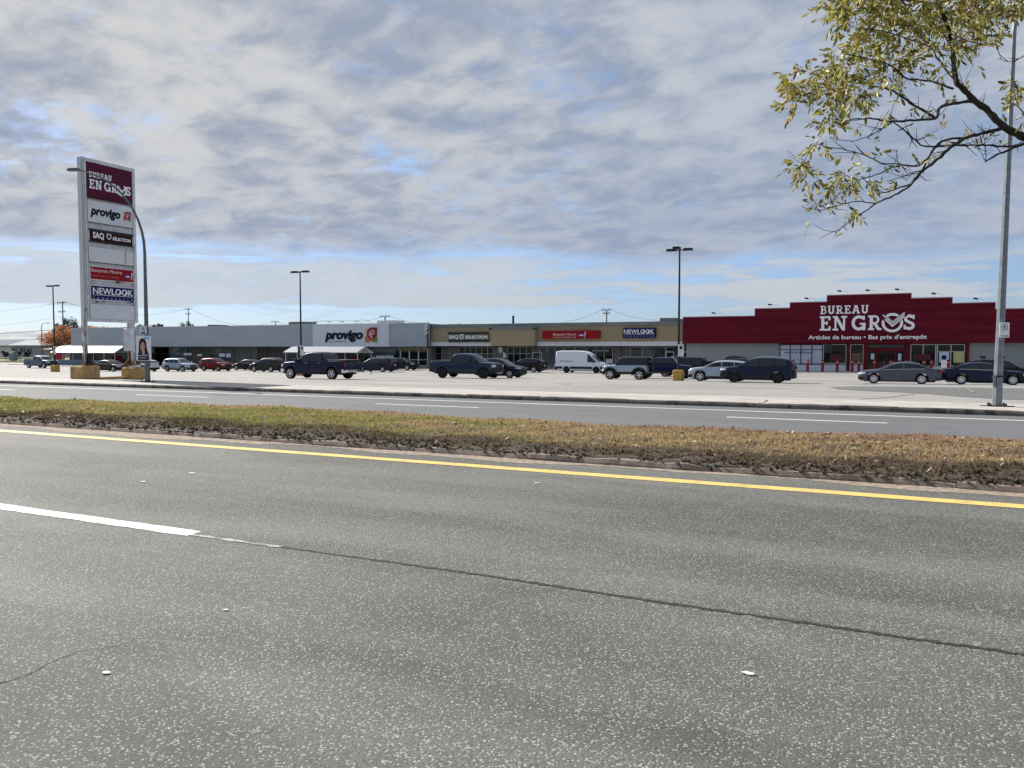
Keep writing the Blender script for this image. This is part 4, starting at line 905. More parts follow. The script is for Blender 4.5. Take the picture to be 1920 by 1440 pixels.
        # mirrors
        xm = S['mirror'] * kx; zm = interp(belt, xm) + .07; ym = yb(xm) + .10; b = MB(); mw = S.get('mw', 1)
        b.cbox(xm - .05, xm + .07, min(s * (ym - .04), s * (ym + .13 * mw)), max(s * (ym - .04), s * (ym + .13 * mw)), zm - .06 * mw, zm + .09 * mw, .025); b.build('mirror', M_trim if S.get('dark_mirror') else paint, t)
        if lower or S.get('clad'):                # sill and arch cladding
            rows = []
            x_a, x_b = axs[0] + ra + .02, axs[1] - ra - .02
            x_a, x_b = min(axs) + ra + .02, max(axs) - ra - .02
            for i in range(8): x = x_a + (x_b - x_a) * i / 7; z0 = interp(low, x) + .02; rows.append([(x, s * (side_y(x, z0 + f) + .016), z0 + f) for f in (0, .08, .16, .17)])
            b = MB(); b.grid(rows); b.build('sill', lower or M_trim, t, True)
        if S.get('clad'):
            for a in axs:
                b = MB(); rows = []; fl = S.get('flare', .012)
                for i in range(15):
                    an = R(-6 + 192 * i / 14); r1, r2 = ra - .004, ra + S.get('fw', .06)
                    p1 = (a + r1 * math.cos(an), Rw + r1 * math.sin(an)); p2 = (a + r2 * math.cos(an), Rw + r2 * math.sin(an))
                    y1 = side_y(p1[0], p1[1] + .02); y2 = side_y(p2[0], p2[1]); rows.append([(p1[0], s * (y1 - .06), p1[1]), (p1[0], s * (y1 + fl), p1[1]), (p2[0], s * (y2 + fl * .9), p2[1]), (p2[0], s * (y2 - .004), p2[1] + .006)])
                b.grid(rows); b.build('wheel_arch', M_trim, t, True)
    # front
    g_ = S['grille']; b = MB(); b.cbox(L / 2 - .04, L / 2 + .014, -g_[0], g_[0], g_[1] * kz, g_[2] * kz, .02); b.build('grille', S.get('gmat', M_trim), t)
    bf = S['bump']
    for e, nm in ((1, 'front_bumper'), (-1, 'rear_bumper')):
        rows = []; zb0, zb1 = bf[0] * kz, bf[1] * kz; X_end = e * L / 2
        pl_ = [(X_end - e * .32, -1), (X_end - e * .16, -1), (X_end - e * .04, -1), (X_end, -.8), (X_end + e * .012, -.4), (X_end + e * .016, 0)]
        pts = [(x, (side_y(max(-L / 2, min(L / 2, x)), (zb0 + zb1) / 2) + .012) * f if f > -1 else -(side_y(x, (zb0 + zb1) / 2) + .012)) for x, f in pl_]
        pts = [(x, (-abs(y))) for x, y in pts]; pts = pts + [(x, -y) for x, y in pts[::-1][1:]]
        o_ = bf[2]
        for x, y in pts:
            ex = e * o_ if abs(x) > L / 2 - .05 else 0; rows.append([(x, y, zb0), (x + ex, y * (1.0), zb0 + .03), (x + ex, y, zb1 - .03), (x, y, zb1)])
        b = MB(); b.grid(rows); b.build(nm, S.get('bmat', M_trim), t, True)
    b = MB(); b.box((-L / 2 - bf[2] - .022, 0, S.get('platez', .8) * kz), (.01, .31, .15)); b.build('licence_plate', M_plate, t)
    # underside
    b = MB(); zl = interp(low, 0); b.bx(-L / 2 + .35, L / 2 - .35, -W / 2 + .30, W / 2 - .30, zl - .03, zl + .35); b.build('underbody', M_dark, t)
    # wheels
    for a in axs:
        for s in (-1, 1):
            M = Matrix.Translation((a, s * (W / 2 - .125), Rw)) @ Matrix.Rotation(-s * math.pi / 2, 4, 'X'); tw = S.get('tw', .115)
            b = MB(); b.lathe([(Rw * .62, -tw * .85), (Rw * .86, -tw), (Rw * .97, -tw * .85), (Rw, -tw * .5), (Rw, tw * .5), (Rw * .97, tw * .85), (Rw * .86, tw), (Rw * .66, tw * .9), (Rw * .64, tw * .6)], M, 28)
            wh = b.build('wheel', M_tyre, t, True, 50)
            rm = rim or M_rim; b = MB(); rr_ = Rw * .66; b.lathe([(rr_, tw * .9), (rr_ * .90, tw * .86), (rr_ * .87, tw * .3)], M, 28)
            ns = S.get('spokes', 5)
            for k in range(ns):
                an = 2 * math.pi * k / ns + .3; c, s_ = math.cos(an), math.sin(an); w1, w2 = rr_ * .17, rr_ * .13
                vs = [M @ Vector((c * r_ - s_ * q, s_ * r_ + c * q, h_)) for r_, q, h_ in ((rr_ * .12, -w1, tw * .72), (rr_ * .12, w1, tw * .72), (rr_ * .90, w2, tw * .84), (rr_ * .90, -w2, tw * .84), (rr_ * .12, -w1, tw * .4), (rr_ * .12, w1, tw * .4), (rr_ * .9, w2, tw * .5), (rr_ * .9, -w2, tw * .5))]
                b.add(vs, [(0, 1, 2, 3), (7, 6, 5, 4), (0, 3, 7, 4), (1, 5, 6, 2)])
            b.lathe([(0, tw * .78), (rr_ * .2, tw * .76), (rr_ * .22, tw * .4)], M, 12); b.build('rim', rm, wh, recalc=True)
            b = MB(); b.lathe([(0, tw * .22), (rr_ * .88, tw * .22)], M, 20); b.build('hub', M_dark, wh)
    if rails:
        for s in (-1, 1):
            xa, xb = roofl[0][0] * .62, roofl[-1][0] * .35 if roofl[-1][0] > 0 else -.2; xa = S['rail'][0] * kx; xb = S['rail'][1] * kx
            b = MB(); pts = [(x, s * (yr(x) - .10), rz(x) + (.075 if 0 < i < 6 else .0)) for i, x in enumerate(np.linspace(xa, xb, 7))]; b.tube(pts, .018, 6); b.build('roof_rail', M_chrome if rails == 'c' else M_trim, t)
    if S.get('bed'):                              # pickup box: rails round a sunken floor
        xa, xb = S['bed'][0] * kx, S['bed'][1] * kx; zt_ = interp(belt, (xa + xb) / 2)
        b = MB(); h = W / 2 - .10
        for s in (-1, 1): b.cbox(xa, xb, min(s * h, s * (h - .10)), max(s * h, s * (h - .10)), zt_ - .03, zt_ + .07, .015)
        b.cbox(xa, xa + .08, -h + .103, h - .103, zt_ - .03, zt_ + .068, .015); b.build('bed_rail', M_trim, t)
        b = MB(); b.bx(xa + .09, xb - .01, -h + .11, h - .11, zt_ + .02, zt_ + .05); b.build('bed_cover', M_trim, t)
    for fn in extras: fn(t, S, L, W, locals())
    return t
SEDAN = dict(L=4.84, W=1.85, H=1.45, R=.335, ax=(1.48, -1.30), nose=.20, tail=.14,
    belt=[(2.42, .56), (2.40, .66), (2.25, .76), (1.9, .845), (1.5, .89), (1.1, .925), (-.6, .98), (-1.6, 1.01), (-1.9, 1.02), (-2.32, 1.0), (-2.40, .92), (-2.42, .8)],
    low=[(2.42, .32), (2.30, .20), (1.9, .17), (-1.9, .18), (-2.2, .24), (-2.42, .42)],
    roof=[(1.22, .92), (.75, 1.17), (.35, 1.34), (.05, 1.405), (-.35, 1.43), (-.8, 1.405), (-1.2, 1.31), (-1.6, 1.15), (-1.98, 1.015)],
    side_win=((.98, -.22), (-.28, -1.42)), screens=((1.2, .30), (-1.95, -1.08)), doors=((-.24, 1.0), (-1.25, -.26)), mirror=.92,
    head=(.42, .42, .60, .74, .05), taill=(.26, .40, .76, .93), grille=(.50, .48, .66), bump=(.26, .42, .01), platez=.62, tumble=.42)
SUV = dict(L=4.62, W=1.87, H=1.68, R=.36, ax=(1.40, -1.28), nose=.18, tail=.10, clad=True, fw=.05,
    belt=[(2.31, .62), (2.29, .82), (2.15, .93), (1.7, 1.02), (1.25, 1.06), (.9, 1.08), (-.6, 1.12), (-1.6, 1.17), (-2.2, 1.16), (-2.29, 1.05), (-2.31, .85)],
    low=[(2.31, .38), (2.2, .25), (1.9, .21), (-1.8, .22), (-2.1, .30), (-2.31, .42)],
    roof=[(1.22, 1.07), (.72, 1.38), (.40, 1.555), (.12, 1.63), (-.3, 1.665), (-1.0, 1.655), (-1.6, 1.60), (-1.92, 1.54), (-2.12, 1.34), (-2.24, 1.15)],
    side_win=((1.0, -.12), (-.18, -1.02), (-1.08, -1.78)), screens=((1.2, .34), (-2.22, -1.90)), doors=((-.14, .98), (-1.05, -.16)), mirror=.92, rail=(-1.75, .35),
    head=(.40, .40, .80, .93, .05), taill=(.22, .34, .88, 1.10), grille=(.48, .62, .84), bump=(.32, .58, .012), platez=.82, tumble=.34)
CUTE = dict(SUV, belt=[(2.31, .62), (2.29, .86), (2.2, .99), (1.8, 1.08), (1.25, 1.12), (.9, 1.13), (-.6, 1.18), (-1.6, 1.25), (-2.2, 1.22), (-2.29, 1.05), (-2.31, .85)],
    roof=[(1.18, 1.12), (.72, 1.42), (.40, 1.585), (.12, 1.65), (-.3, 1.675), (-1.0, 1.655), (-1.5, 1.60), (-1.82, 1.54), (-2.10, 1.36), (-2.26, 1.2)])
MINIVAN = dict(SUV, L=5.15, W=2.0, H=1.75, R=.345, ax=(1.62, -1.42), clad=False, nose=.2,
    belt=[(2.57, .60), (2.55, .80), (2.35, .95), (1.95, 1.04), (1.5, 1.07), (-1.5, 1.12), (-2.4, 1.12), (-2.55, 1.0), (-2.57, .8)],
    low=[(2.57, .34), (2.4, .2), (-2.3, .22), (-2.57, .36)],
    roof=[(1.75, 1.05), (1.1, 1.40), (.62, 1.62), (.3, 1.69), (-.4, 1.735), (-1.8, 1.72), (-2.15, 1.68), (-2.35, 1.5), (-2.5, 1.12)],
    side_win=((1.35, .18), (.10, -1.05), (-1.15, -2.1)), screens=((1.72, .58), (-2.48, -2.15)), doors=((.15, 1.3), (-1.1, .12)), mirror=1.25, taill=(.16, .30, .85, 1.25))
PICKUP = dict(L=5.85, W=2.03, H=1.95, R=.415, gap=.085, ax=(2.0, -1.72), nose=.11, tail=.03, tw=.135, clad=False, fw=.06,
    belt=[(2.925, .80), (2.915, 1.02), (2.84, 1.13), (2.5, 1.20), (1.9, 1.245), (1.55, 1.27), (-.95, 1.31), (-1.0, 1.33), (-2.86, 1.35), (-2.915, 1.30), (-2.925, 1.1)],
    low=[(2.925, .48), (2.8, .38), (2.4, .35), (-2.5, .40), (-2.925, .55)],
    roof=[(1.62, 1.26), (1.15, 1.60), (.82, 1.82), (.58, 1.90), (.2, 1.935), (-.35, 1.93), (-.68, 1.88), (-.86, 1.70), (-.98, 1.32)],
    side_win=((1.42, .32), (.24, -.76)), screens=((1.6, .80), (-.97, -.70)), doors=((.28, 1.38), (-.86, .26)), mirror=1.32, mw=1.6, dark_mirror=True, bed=(-2.88, -1.02),
    head=(.22, .40, .90, 1.08, 0), taill=(.12, .16, .95, 1.25), grille=(.58, .74, 1.10), bump=(.50, .72, .06), platez=.6, tumble=.26)
JEEP = dict(L=3.75, W=1.62, H=1.83, R=.41, gap=.10, ax=(1.18, -1.22), nose=.10, tail=.0, tw=.13, clad=True, flare=.17, fw=.09,
    belt=[(1.70, .78), (1.695, 1.05), (1.6, 1.11), (.75, 1.16), (.6, 1.17), (-1.8, 1.18), (-1.85, 1.15), (-1.875, .9)],
    low=[(1.875, .62), (1.6, .50), (1.3, .45), (-1.4, .45), (-1.875, .58)],
    roof=[(.74, 1.16), (.60, 1.42), (.44, 1.74), (.30, 1.79), (-.3, 1.81), (-1.65, 1.81), (-1.80, 1.76), (-1.86, 1.18)],
    side_win=((.62, -.36), (-.50, -1.70)), screens=((.73, .43), (-1.855, -1.80)), doors=((-.38, .60),), mirror=.62, dark_mirror=True,
    head=(.08, .36, .82, .98, 0), taill=(.03, .14, .80, 1.0), grille=(.42, .66, 1.02), bump=(.48, .60, .20), platez=.75, tumble=.10)
BOXY = dict(JEEP, L=4.5, H=1.85, W=1.88, flare=.02, R=.40, ax=(1.42, -1.4), belt=[(2.25, .78), (2.24, 1.0), (2.15, 1.09), (1.1, 1.14), (.9, 1.15), (-2.15, 1.18), (-2.22, 1.1), (-2.25, .85)],
    low=[(2.25, .5), (2.0, .38), (-2.0, .4), (-2.25, .55)], roof=[(1.05, 1.14), (.78, 1.5), (.58, 1.78), (.4, 1.83), (-.5, 1.85), (-1.95, 1.83), (-2.1, 1.75), (-2.2, 1.18)],
    side_win=((.86, -.1), (-.18, -.98), (-1.08, -1.95)), screens=((1.04, .57), (-2.19, -2.06)), doors=((-.12, .84), (-1.0, -.14)), mirror=.8, bump=(.44, .6, .08), tumble=.14)
VAN = dict(L=5.98, W=2.06, H=2.52, R=.355, ax=(2.0, -1.55), nose=.17, tail=.03, clad=False,
    belt=[(2.99, .62), (2.97, .88), (2.80, 1.02), (2.45, 1.15), (2.1, 1.24), (-2.9, 1.30), (-2.98, 1.25), (-2.99, 1.0)],
    low=[(2.99, .40), (2.8, .27), (2.4, .24), (-2.6, .26), (-2.99, .40)],
    roof=[(2.2, 1.22), (1.65, 1.70), (1.32, 2.02), (1.0, 2.26), (.6, 2.42), (.1, 2.49), (-.8, 2.52), (-2.5, 2.50), (-2.82, 2.44), (-2.93, 2.25), (-2.96, 1.28)],
    side_win=((1.92, .95),), screens=((2.18, 1.30), (-2.955, -2.94)), doors=((.82, 1.72), (-.7, .75)), mirror=1.72, mw=1.7, dark_mirror=True,
    head=(.52, .34, .86, 1.02, .10), taill=(.05, .14, 1.0, 1.6), grille=(.55, .55, .86), bump=(.34, .72, .012), platez=.7, tumble=.12)
def spare(t, S, L, W, env):
    M = Matrix.Translation((-L / 2 - .14, 0, 1.02)) @ Matrix.Rotation(math.pi / 2, 4, 'Y')
    b = MB(); b.lathe([(.0, -.12), (.28, -.12), (.36, -.11), (.405, -.05), (.405, .05), (.36, .11), (.24, .10), (0, .06)], M, 26); b.build('spare_wheel', M_tyre, t, True, 45)
def van_cladding(t, S, L, W, env):
    sy = env['side_y']
    for s in (-1, 1):
        rows = []
        for x in np.linspace(-1.08, 1.53, 8): rows.append([(x, s * (sy(x, z) + .014), z) for z in (.30, .40, .44)])
        b = MB(); b.grid(rows); b.build('side_step', M_whitep, t)
        for xa, xb in ((-2.97, -2.0), (-1.12, 1.56), (2.44, 2.97)):
            rows = []
            for x in np.linspace(xa, xb, 8): rows.append([(x, s * (sy(x, z) + .010), z) for z in (.47, .60, .74)])
            b = MB(); b.grid(rows); b.build('side_moulding', M_trim, t, True)
        b = MB(); x0 = -2.4; b.cbox(x0, x0 + 1.6, min(s * 1.0, s * 1.03), max(s * 1.0, s * 1.03), 1.32, 1.36, .01); b.build('door_rail', M_trim, t)
def antenna(t, S, L, W, env): b = MB(); b.tube([(1.5, .75, 1.25), (1.2, .75, 2.1)], .012, 5); b.build('antenna', M_black, t)
def rack(t, S, L, W, env):
    b = MB()
    for x in (.1, -1.1): b.tube([(x, -.62, 1.78), (x, .62, 1.78)], .025, 6); b.cbox(x - .12, x + .12, -.68, -.58, 1.76, 1.95, .02); b.cbox(x - .12, x + .12, .58, .68, 1.76, 1.95, .02)
    b.build('roof_rack', M_trim, t)
def chrome_bumper(S, mt=None): return dict(S, bmat=mt or M_chrome)
def boxes_on_bed(t, S, L, W, env):
    b = MB(); b.bx(-1.3, -1.1, -.8, .8, 1.35, 1.85); b.build('headboard', M_whitep, t)

def place(px0, px1, S, heading, L=None, W=None, v=None):
    """centre of a vehicle whose outline spans two picture columns when parked in the row at depth v"""
    Lx, W = L or S['L'], W or S['W']; lo, hi = -250, 80
    def cx(u, vv):
        q = []
        for sx in (-1, 1):
            for sy in (-.5, .5):
                a, c = u + sx * Lx / 2, vv + sy * W; Z = -sy_ * a + cy_ * c; q.append(960 + FPX * (cy_ * a + sy_ * c) / Z)
        return min(q), max(q)
    vs = [v] if v else [x * .25 for x in range(120, 420)]; best = None
    for vv in vs:
        lo, hi = -250, 80
        for _ in range(40):
            u = (lo + hi) / 2; a, c = cx(u, vv)
            if a + c < px0 + px1: lo = u
            else: hi = u
        e = abs((c - a) - (px1 - px0))
        if best is None or e < best[0]: best = (e, u, vv)
    return best[1], best[2]
P_navy = carpaint('navy paint', (.004, .009, .036)); P_blue = carpaint('slate blue paint', (.013, .030, .064)); P_dblue = carpaint('deep blue paint', (.005, .011, .032)); P_black = carpaint('black paint', (.004, .004, .006)); P_grey = carpaint('graphite paint', (.075, .087, .115))
P_silver = carpaint('silver paint', (.32, .38, .47)); P_white = carpaint('white paint', (.62, .66, .72), 0); P_red = carpaint('red paint', (.17, .006, .014)); P_brown = carpaint('dark brown paint', (.014, .014, .015)); P_greyblue = carpaint('grey blue paint', (.07, .10, .155)); P_ind = carpaint('indigo paint', (.005, .007, .055))
def V(name, label, cat, S, paint, x0, x1, hd, v=None, **k):
    u, vv = place(x0, x1, S, hd, k.get('L'), k.get('W'), v); return vehicle(name, label, cat, S, paint, u, vv, hd, **k)
V('pickup_truck', 'grey blue extended cab pickup at the far left by the small light pole', 'pickup truck', dict(PICKUP, handle=M_chrome), P_greyblue, 44.5, 112, 1, v=78, rim=M_rim, roof=P_white)  # white roof colour paints in a bright highlight on the cab
V('parked_car', 'black sedan seen between the two yellow blocks of the tall sign', 'car', SEDAN, P_black, 171, 246, 1, L=4.9)
V('parked_suv', 'white hatchback half hidden behind the portrait poster', 'car', CUTE, P_white, 228, 303, -1, v=68, H=1.5)
V('parked_suv', 'silver crossover right of the portrait poster, nose to the right', 'car', dict(SUV, bmat=M_trim), P_silver, 302, 373.5, 1, v=70.5, L=4.64)
V('parked_suv', 'small dark red crossover between the silver and the black cars', 'car', CUTE, P_red, 371.5, 437.5, 1, v=74, L=4.3)
V('parked_car', 'black hatchback between the red crossover and the dark brown one', 'car', SEDAN, P_black, 434, 497, -1, v=79, L=4.4, H=1.5)
V('parked_suv', 'dark brown crossover left of the navy pickup', 'car', SUV, P_brown, 468, 536, -1, v=73, H=1.7, rails='c')
V('pickup_truck', 'navy four-door pickup with chrome rear bumper before the pale cart shelter', 'pickup truck', dict(PICKUP, bmat=M_chrome, handle=M_chrome), P_navy, 525, 679, -1, v=44.7, rim=M_rim, extras=(antenna,), glass=M_carglass)
V('parked_minivan', 'dark blue minivan behind the tailgate of the navy pickup', 'minivan', MINIVAN, P_dblue, 669, 746, -1, v=78)
V('parked_suv', 'black crossover facing right before the white framed grocery windows', 'car', CUTE, P_black, 726, 780.5, 1, v=87)
V('pickup_truck', 'slate blue crew cab pickup with black wheels in the middle of the lot', 'pickup truck', dict(PICKUP, clad=True), P_blue, 805, 945.5, 1, v=55, rim=M_rimdark, H=2.0, L=5.9)
V('parked_suv', 'blue black crossover just behind the nose of the slate blue pickup', 'car', SUV, P_dblue, 876, 996, 1, v=59.5, rim=M_rim)
V('parked_suv', 'black crossover seen from behind, left of the white van', 'car', CUTE, P_black, 953, 1021.5, -1, v=83, H=1.66)
V('cargo_van', 'white high roof cargo van before the paint shop', 'van', VAN, P_white, 1040, 1143.5, 1, v=83, extras=(van_cladding,), rim=M_rimdark)
V('jeep', 'silver two-door off-roader with black top and spare wheel', 'off-road car', JEEP, P_silver, 1130, 1222, -1, v=60, roof=M_trim, extras=(spare,), rim=M_rim, W=1.72)
V('pickup_truck', 'indigo off-road pickup between the silver off-roader and the light pole', 'pickup truck', dict(JEEP, L=5.4, W=1.85, ax=(1.9, -1.5), flare=.03, belt=[(2.68, .8), (2.65, 1.05), (2.5, 1.12), (1.5, 1.17), (-2.6, 1.2), (-2.68, 1.0)], low=[(2.7, .6), (2.4, .48), (-2.4, .48), (-2.7, .6)], roof=[(1.55, 1.16), (1.3, 1.5), (1.15, 1.76), (.95, 1.81), (-.3, 1.8), (-.5, 1.75), (-.62, 1.18)], side_win=((1.35, .45), (.36, -.45)), screens=((1.53, 1.14), (-.61, -.5)), doors=((.42, 1.3), (-.5, .38)), mirror=1.3, bed=(-2.62, -.68)), P_ind, 1190, 1293, 1, v=66, extras=(boxes_on_bed,))
V('parked_suv', 'black boxy off-road wagon behind the light pole with the yellow block', 'car', BOXY, P_black, 1238, 1319, -1, v=73)
V('parked_car', 'pale silver hatchback overlapped by the navy crossover', 'car', dict(CUTE, clad=True), P_silver, 1294, 1412, -1, v=57, H=1.5, L=4.5)
V('parked_suv', 'navy crossover overlapping the silver hatchback, nose to the left', 'car', SUV, P_navy, 1351, 1493, -1, v=53.5, L=4.75, rails='c', rim=M_rimdark)
V('parked_suv', 'black wagon behind the silver hatchback, before the grey wall', 'car', SUV, P_black, 1362, 1440, 1, v=72, H=1.72)
V('pickup_truck', 'black pickup whose cab top shows above the parked wagons', 'pickup truck', PICKUP, P_black, 1320, 1436, 1, v=80)
V('parked_car', 'graphite grey sedan facing left before the red store entrance', 'car', dict(SEDAN, spokes=8), P_grey, 1610, 1766, -1, v=56.6)
V('parked_car', 'navy sedan facing right behind the right street lamp', 'car', dict(SEDAN, spokes=8), P_navy, 1768, 1928, 1, v=58.6, L=4.95)
V('parked_suv', 'black wagon with a roof rack behind the navy sedan', 'car', dict(SUV, L=4.8), P_black, 1800, 1955, 1, v=66, extras=(rack,), H=1.72)

# ================================================================== POLES, SIGNS
def lot_lamp(px, ytop, yb, v, label, twin=True, block=True, sgn=True, half=.36):
    p = at(px, (ytop + yb) / 2, v); u = ux(px, v); z0 = G(u, v); zt_ = at(px, ytop, v).z; D = at(px, yb - 5, v)
    t = site('lot_lamp', label, 'light pole', (u, v, z0), 'black light poles in the car park')
    b = MB(); b.tube([(u, v, z0 + .7), (u, v, zt_)], [.095, .06], 8); b.build('pole', M_black, t, True)
    b = MB(); b.cbox(u - .36, u + .36, v - .36, v + .36, z0 - .05, z0 + .80, .05); b.build('base_block', M_yblock2, t)
    h = [(1, 0), (-1, 0)] if twin else [(1, 0)]
    for k, (a, c) in enumerate(h):
        b = MB(); b.box((u + a * .62, v, zt_ - .05), (.75, .42, .16), ry=0, taper=.8); b.tube([(u, v, zt_ - .1), (u + a * .35, v, zt_ - .06)], .035, 6); b.build('lamp_head', M_black, t)
    if twin == 3: b = MB(); b.box((u - .1, v - .5, zt_ + .02), (.5, .6, .16)); b.build('lamp_head', M_black, t)
    if sgn:
        zz_ = at(px, 657, v).z; b = MB(); b.cbox(u - .02, u + .42, v - .14, v - .11, zz_ - .45, zz_ + .45, .01); s = b.build('notice_board', M_whitep, t); b = MB(); b.prism([(x * .12, y * .12) for x, y in arc(0, 0, 1, 1, 0, 340, 12)], (u + .2, v - .142, zz_ + .2), X_, ZU, NU, .004); b.build('notice_print', M_dark, s)
        b = MB(); b.cbox(u - .30, u - .05, v - .12, v - .09, zz_ - .3, zz_ + .35, .01); b.build('notice_board', M_dark, t)
    return t
lot_lamp(102.5, 535, 694, 58, 'black light pole at the far left by the grey blue pickup')
lot_lamp(564.5, 508.5, 700, 56, 'black light pole standing behind the navy pickup cab')
lot_lamp(1272.5, 467, 712, 57, 'tallest black light pole, by the joint of tan and red shops, on an ochre block', twin=3)

def street_lamp(u, v, z0, h, label, arm, mt=None, armdir=(-1, -.1), r0=.15, fr=.62, lean=(0, 0)):
    t = site('street_lamp', label, 'street lamp', (u, v, z0), 'grey davit street lamps')
    ad = Vector((armdir[0], armdir[1], 0)).normalized()
    LN = lambda f: Vector((u + lean[0] * f, v + lean[1] * f, z0 + h * f)); pts = [Vector((u, v, z0 + .03)), LN(fr * .5), LN(fr)]; rad = [r0, r0 * .72, r0 * .52]
    Rr = arm; 
    for i in range(1, 11): a = R(74 * i / 10); pts.append(LN(fr) + Vector((0, 0, (h * (1 - fr)) * math.sin(a) / math.sin(R(74)))) + ad * Rr * (1 - math.cos(a)) / (1 - math.cos(R(74)))); rad.append(r0 * (.52 - .025 * i))
    pts.append(pts[-1] + (pts[-1] - pts[-2]).normalized() * .5); rad.append(r0 * .25)
    b = MB(); b.tube(pts, rad, 8); b.build('pole', mt or M_galv, t)
    e = pts[-1]; b = MB(); an = math.atan2(ad.y, ad.x)
    b.box(e + ad * .30 + Vector((0, 0, .0)), (.68, .30, .13), rz=an, taper=.7); b.build('lamp_head', mt or M_galv, t)
    b = MB(); b.box((u, v, z0 + .015), (.48, .48, .03))
    for sx in (-1, 1):
        for sy in (-1, 1): b.lathe([(.035, 0), (.035, .06), (0, .07)], Matrix.Translation((u + sx * .2, v + sy * .2, z0 + .03)), 6)
        b.box((u + sx * .34, v + .02 * sx, z0 + .012), (.22, .10, .02), rz=.3 * sx)
    b.build('base_plate', M_trim, t)
    return t
# left lamp with parking sign and election poster
lv = 27.8; lu = ux(275.5, lv); lz = G(lu, lv); 
sl = street_lamp(lu, lv, lz, at(262, 322, lv).z - lz, 'grey curved street lamp beside the tall white sign at left', 2.95, mt=M_galv_shaded, armdir=(-1, -.35), r0=.14)
b = MB(); b.tube([(lu, lv - .0, lz + 1.08), (lu, lv, lz + 1.13)], .163, 8, False); b.build('strap', M_trim, sl)
pn = Vector((-lu, -lv, 0)).normalized(); px_ = Vector((-pn.y, pn.x, 0))     # boards face the road end-on
if px_.x < 0: px_ = -px_
pn = Vector((.35, -.94, 0)).normalized(); px_ = Vector((.94, .35, 0)).normalized()
def board(name, label, cat, px, y0, y1, wd, v, off, matl, group=None, u=None):
    u = ux(px, v) if u is None else u; z1, z0 = at(px, y0, v).z, at(px, y1, v).z; O = Vector((u, v, 0)) + pn * off - px_ * wd / 2 + Vector((0, 0, z0)); h = z1 - z0
    t = site(name, label, cat, (u, v, z0), group); r = .04 * wd * 2
    P_ = []
    for cx, cz, a0 in ((wd - r, h - r, 0), (r, h - r, 90), (r, r, 180), (wd - r, r, 270)): P_ += [(cx + r * math.cos(R(a0 + 90 * i / 4)), cz + r * math.sin(R(a0 + 90 * i / 4))) for i in range(5)]
    b = MB(); b.prism(P_, O, px_, (0, 0, 1), pn, .012); b.build('board', matl, t)
    return t, O + pn * .012, wd, h
t, O, w_, h = board('poster_board', 'white portrait poster of a long-haired woman in dark clothes on the left lamp', 'poster', 273.2, 629.5, 676.5, .80, lv, .18, M_signwhite)
PD = lambda P_, nm, mt, d: (lambda b: (b.prism([(x * w_, y * h) for x, y in P_], O, px_, (0, 0, 1), pn, d), b.build(nm, mt, t)))(MB())
PD([(.10, .02), (.86, .02), (.84, .30), (.72, .40), (.30, .40), (.12, .30)], 'jacket_print', mat('print dark navy', (.02, .02, .05), .6), .0015)
PD([(.16, .30), (.18, .55), (.20, .75), (.28, .86), (.42, .90), (.58, .87), (.68, .76), (.70, .58), (.78, .36), (.62, .28), (.34, .28)], 'hair_print', mat('print dark hair', (.035, .015, .015), .6), .003)
PD([(.40, .24), (.56, .24), (.58, .40), (.38, .40)], 'neck_print', mat('print skin', (.50, .27, .21), .6), .004)
PD(arc(.44, .57, .145, .19, 0, 340, 18), 'face_print', MATS['print skin'], .0045)
for cx in (.38, .50): PD(arc(cx, .61, .03, .014, 0, 330, 8), 'eye_print', MATS['print dark hair'], .006)
PD([(.37, .50), (.51, .50), (.48, .465), (.40, .465)], 'mouth_print', mat('print smile', (.65, .35, .33), .6), .006)
PD([(.32, .72), (.56, .76), (.60, .66), (.62, .5), (.66, .74), (.50, .84), (.34, .80)], 'fringe_print', MATS['print dark hair'], .0065)
PD([(.52, .86), (.88, .86), (.88, .95), (.52, .95)], 'banner_print', mat('print light blue', (.20, .45, .80), .6), .003)
b = MB(); scribble(b, O + px_ * w_ * .14 + Vector((0, 0, h * .19)) + pn * .002, px_, (0, 0, 1), pn, w_ * .66, h * .06, 11, 4, .002); scribble(b, O + px_ * w_ * .2 + Vector((0, 0, h * .10)) + pn * .002, px_, (0, 0, 1), pn, w_ * .5, h * .06, 8, 6, .002); b.build('name_print', M_lw, t)
def parking_sign(px, y0, y1, wd, v, off, label, tow=False):
    t, O, w_, h = board('parking_sign', label, 'road sign', px, y0, y1, wd, v, off, M_signwhite, 'no parking signs on the street lamps')
    b = MB(); r = w_ * .30; O2 = O + px_ * w_ / 2 + Vector((0, 0, h - r * 1.55))
    K = lambda path, wd_, d, cl=False: stroke(b, [(x * r, y * r) for x, y in path], wd_ * r, O2, px_, (0, 0, 1), pn, d, cl)
    K(arc(0, 0, 1, 1, 0, 345, 22), .17, .003, True); K([(-.25, -.5), (-.25, .5)], .2, .0035); K([(-.25, .42), (.15, .42), (.32, .22), (.15, 0), (-.22, 0)], .2, .004); K([(.05, -.05), (.4, -.5)], .18, .0045); b.build('parking_symbol', M_dark, t)
    b = MB(); K2 = lambda path, wd_, d: stroke(b, [(x * w_, y * w_) for x, y in path], wd_ * w_, O + px_ * w_ / 2, px_, (0, 0, 1), pn, d)
    if tow: K2([(-.34, .13), (.34, .13)], .14, .003); K2([(-.28, .27), (-.02, .27)], .12, .0035); K2([(.05, .30), (.3, .24)], .12, .004)
    else: K2([(-.34, .16), (.26, .16)], .06, .003); b.prism([(.22 * w_, .07 * w_), (.40 * w_, .16 * w_), (.22 * w_, .25 * w_)], O + px_ * w_ / 2, px_, (0, 0, 1), pn, .0035)
    b.build('arrow_symbol' if not tow else 'tow_symbol', M_dark, t)
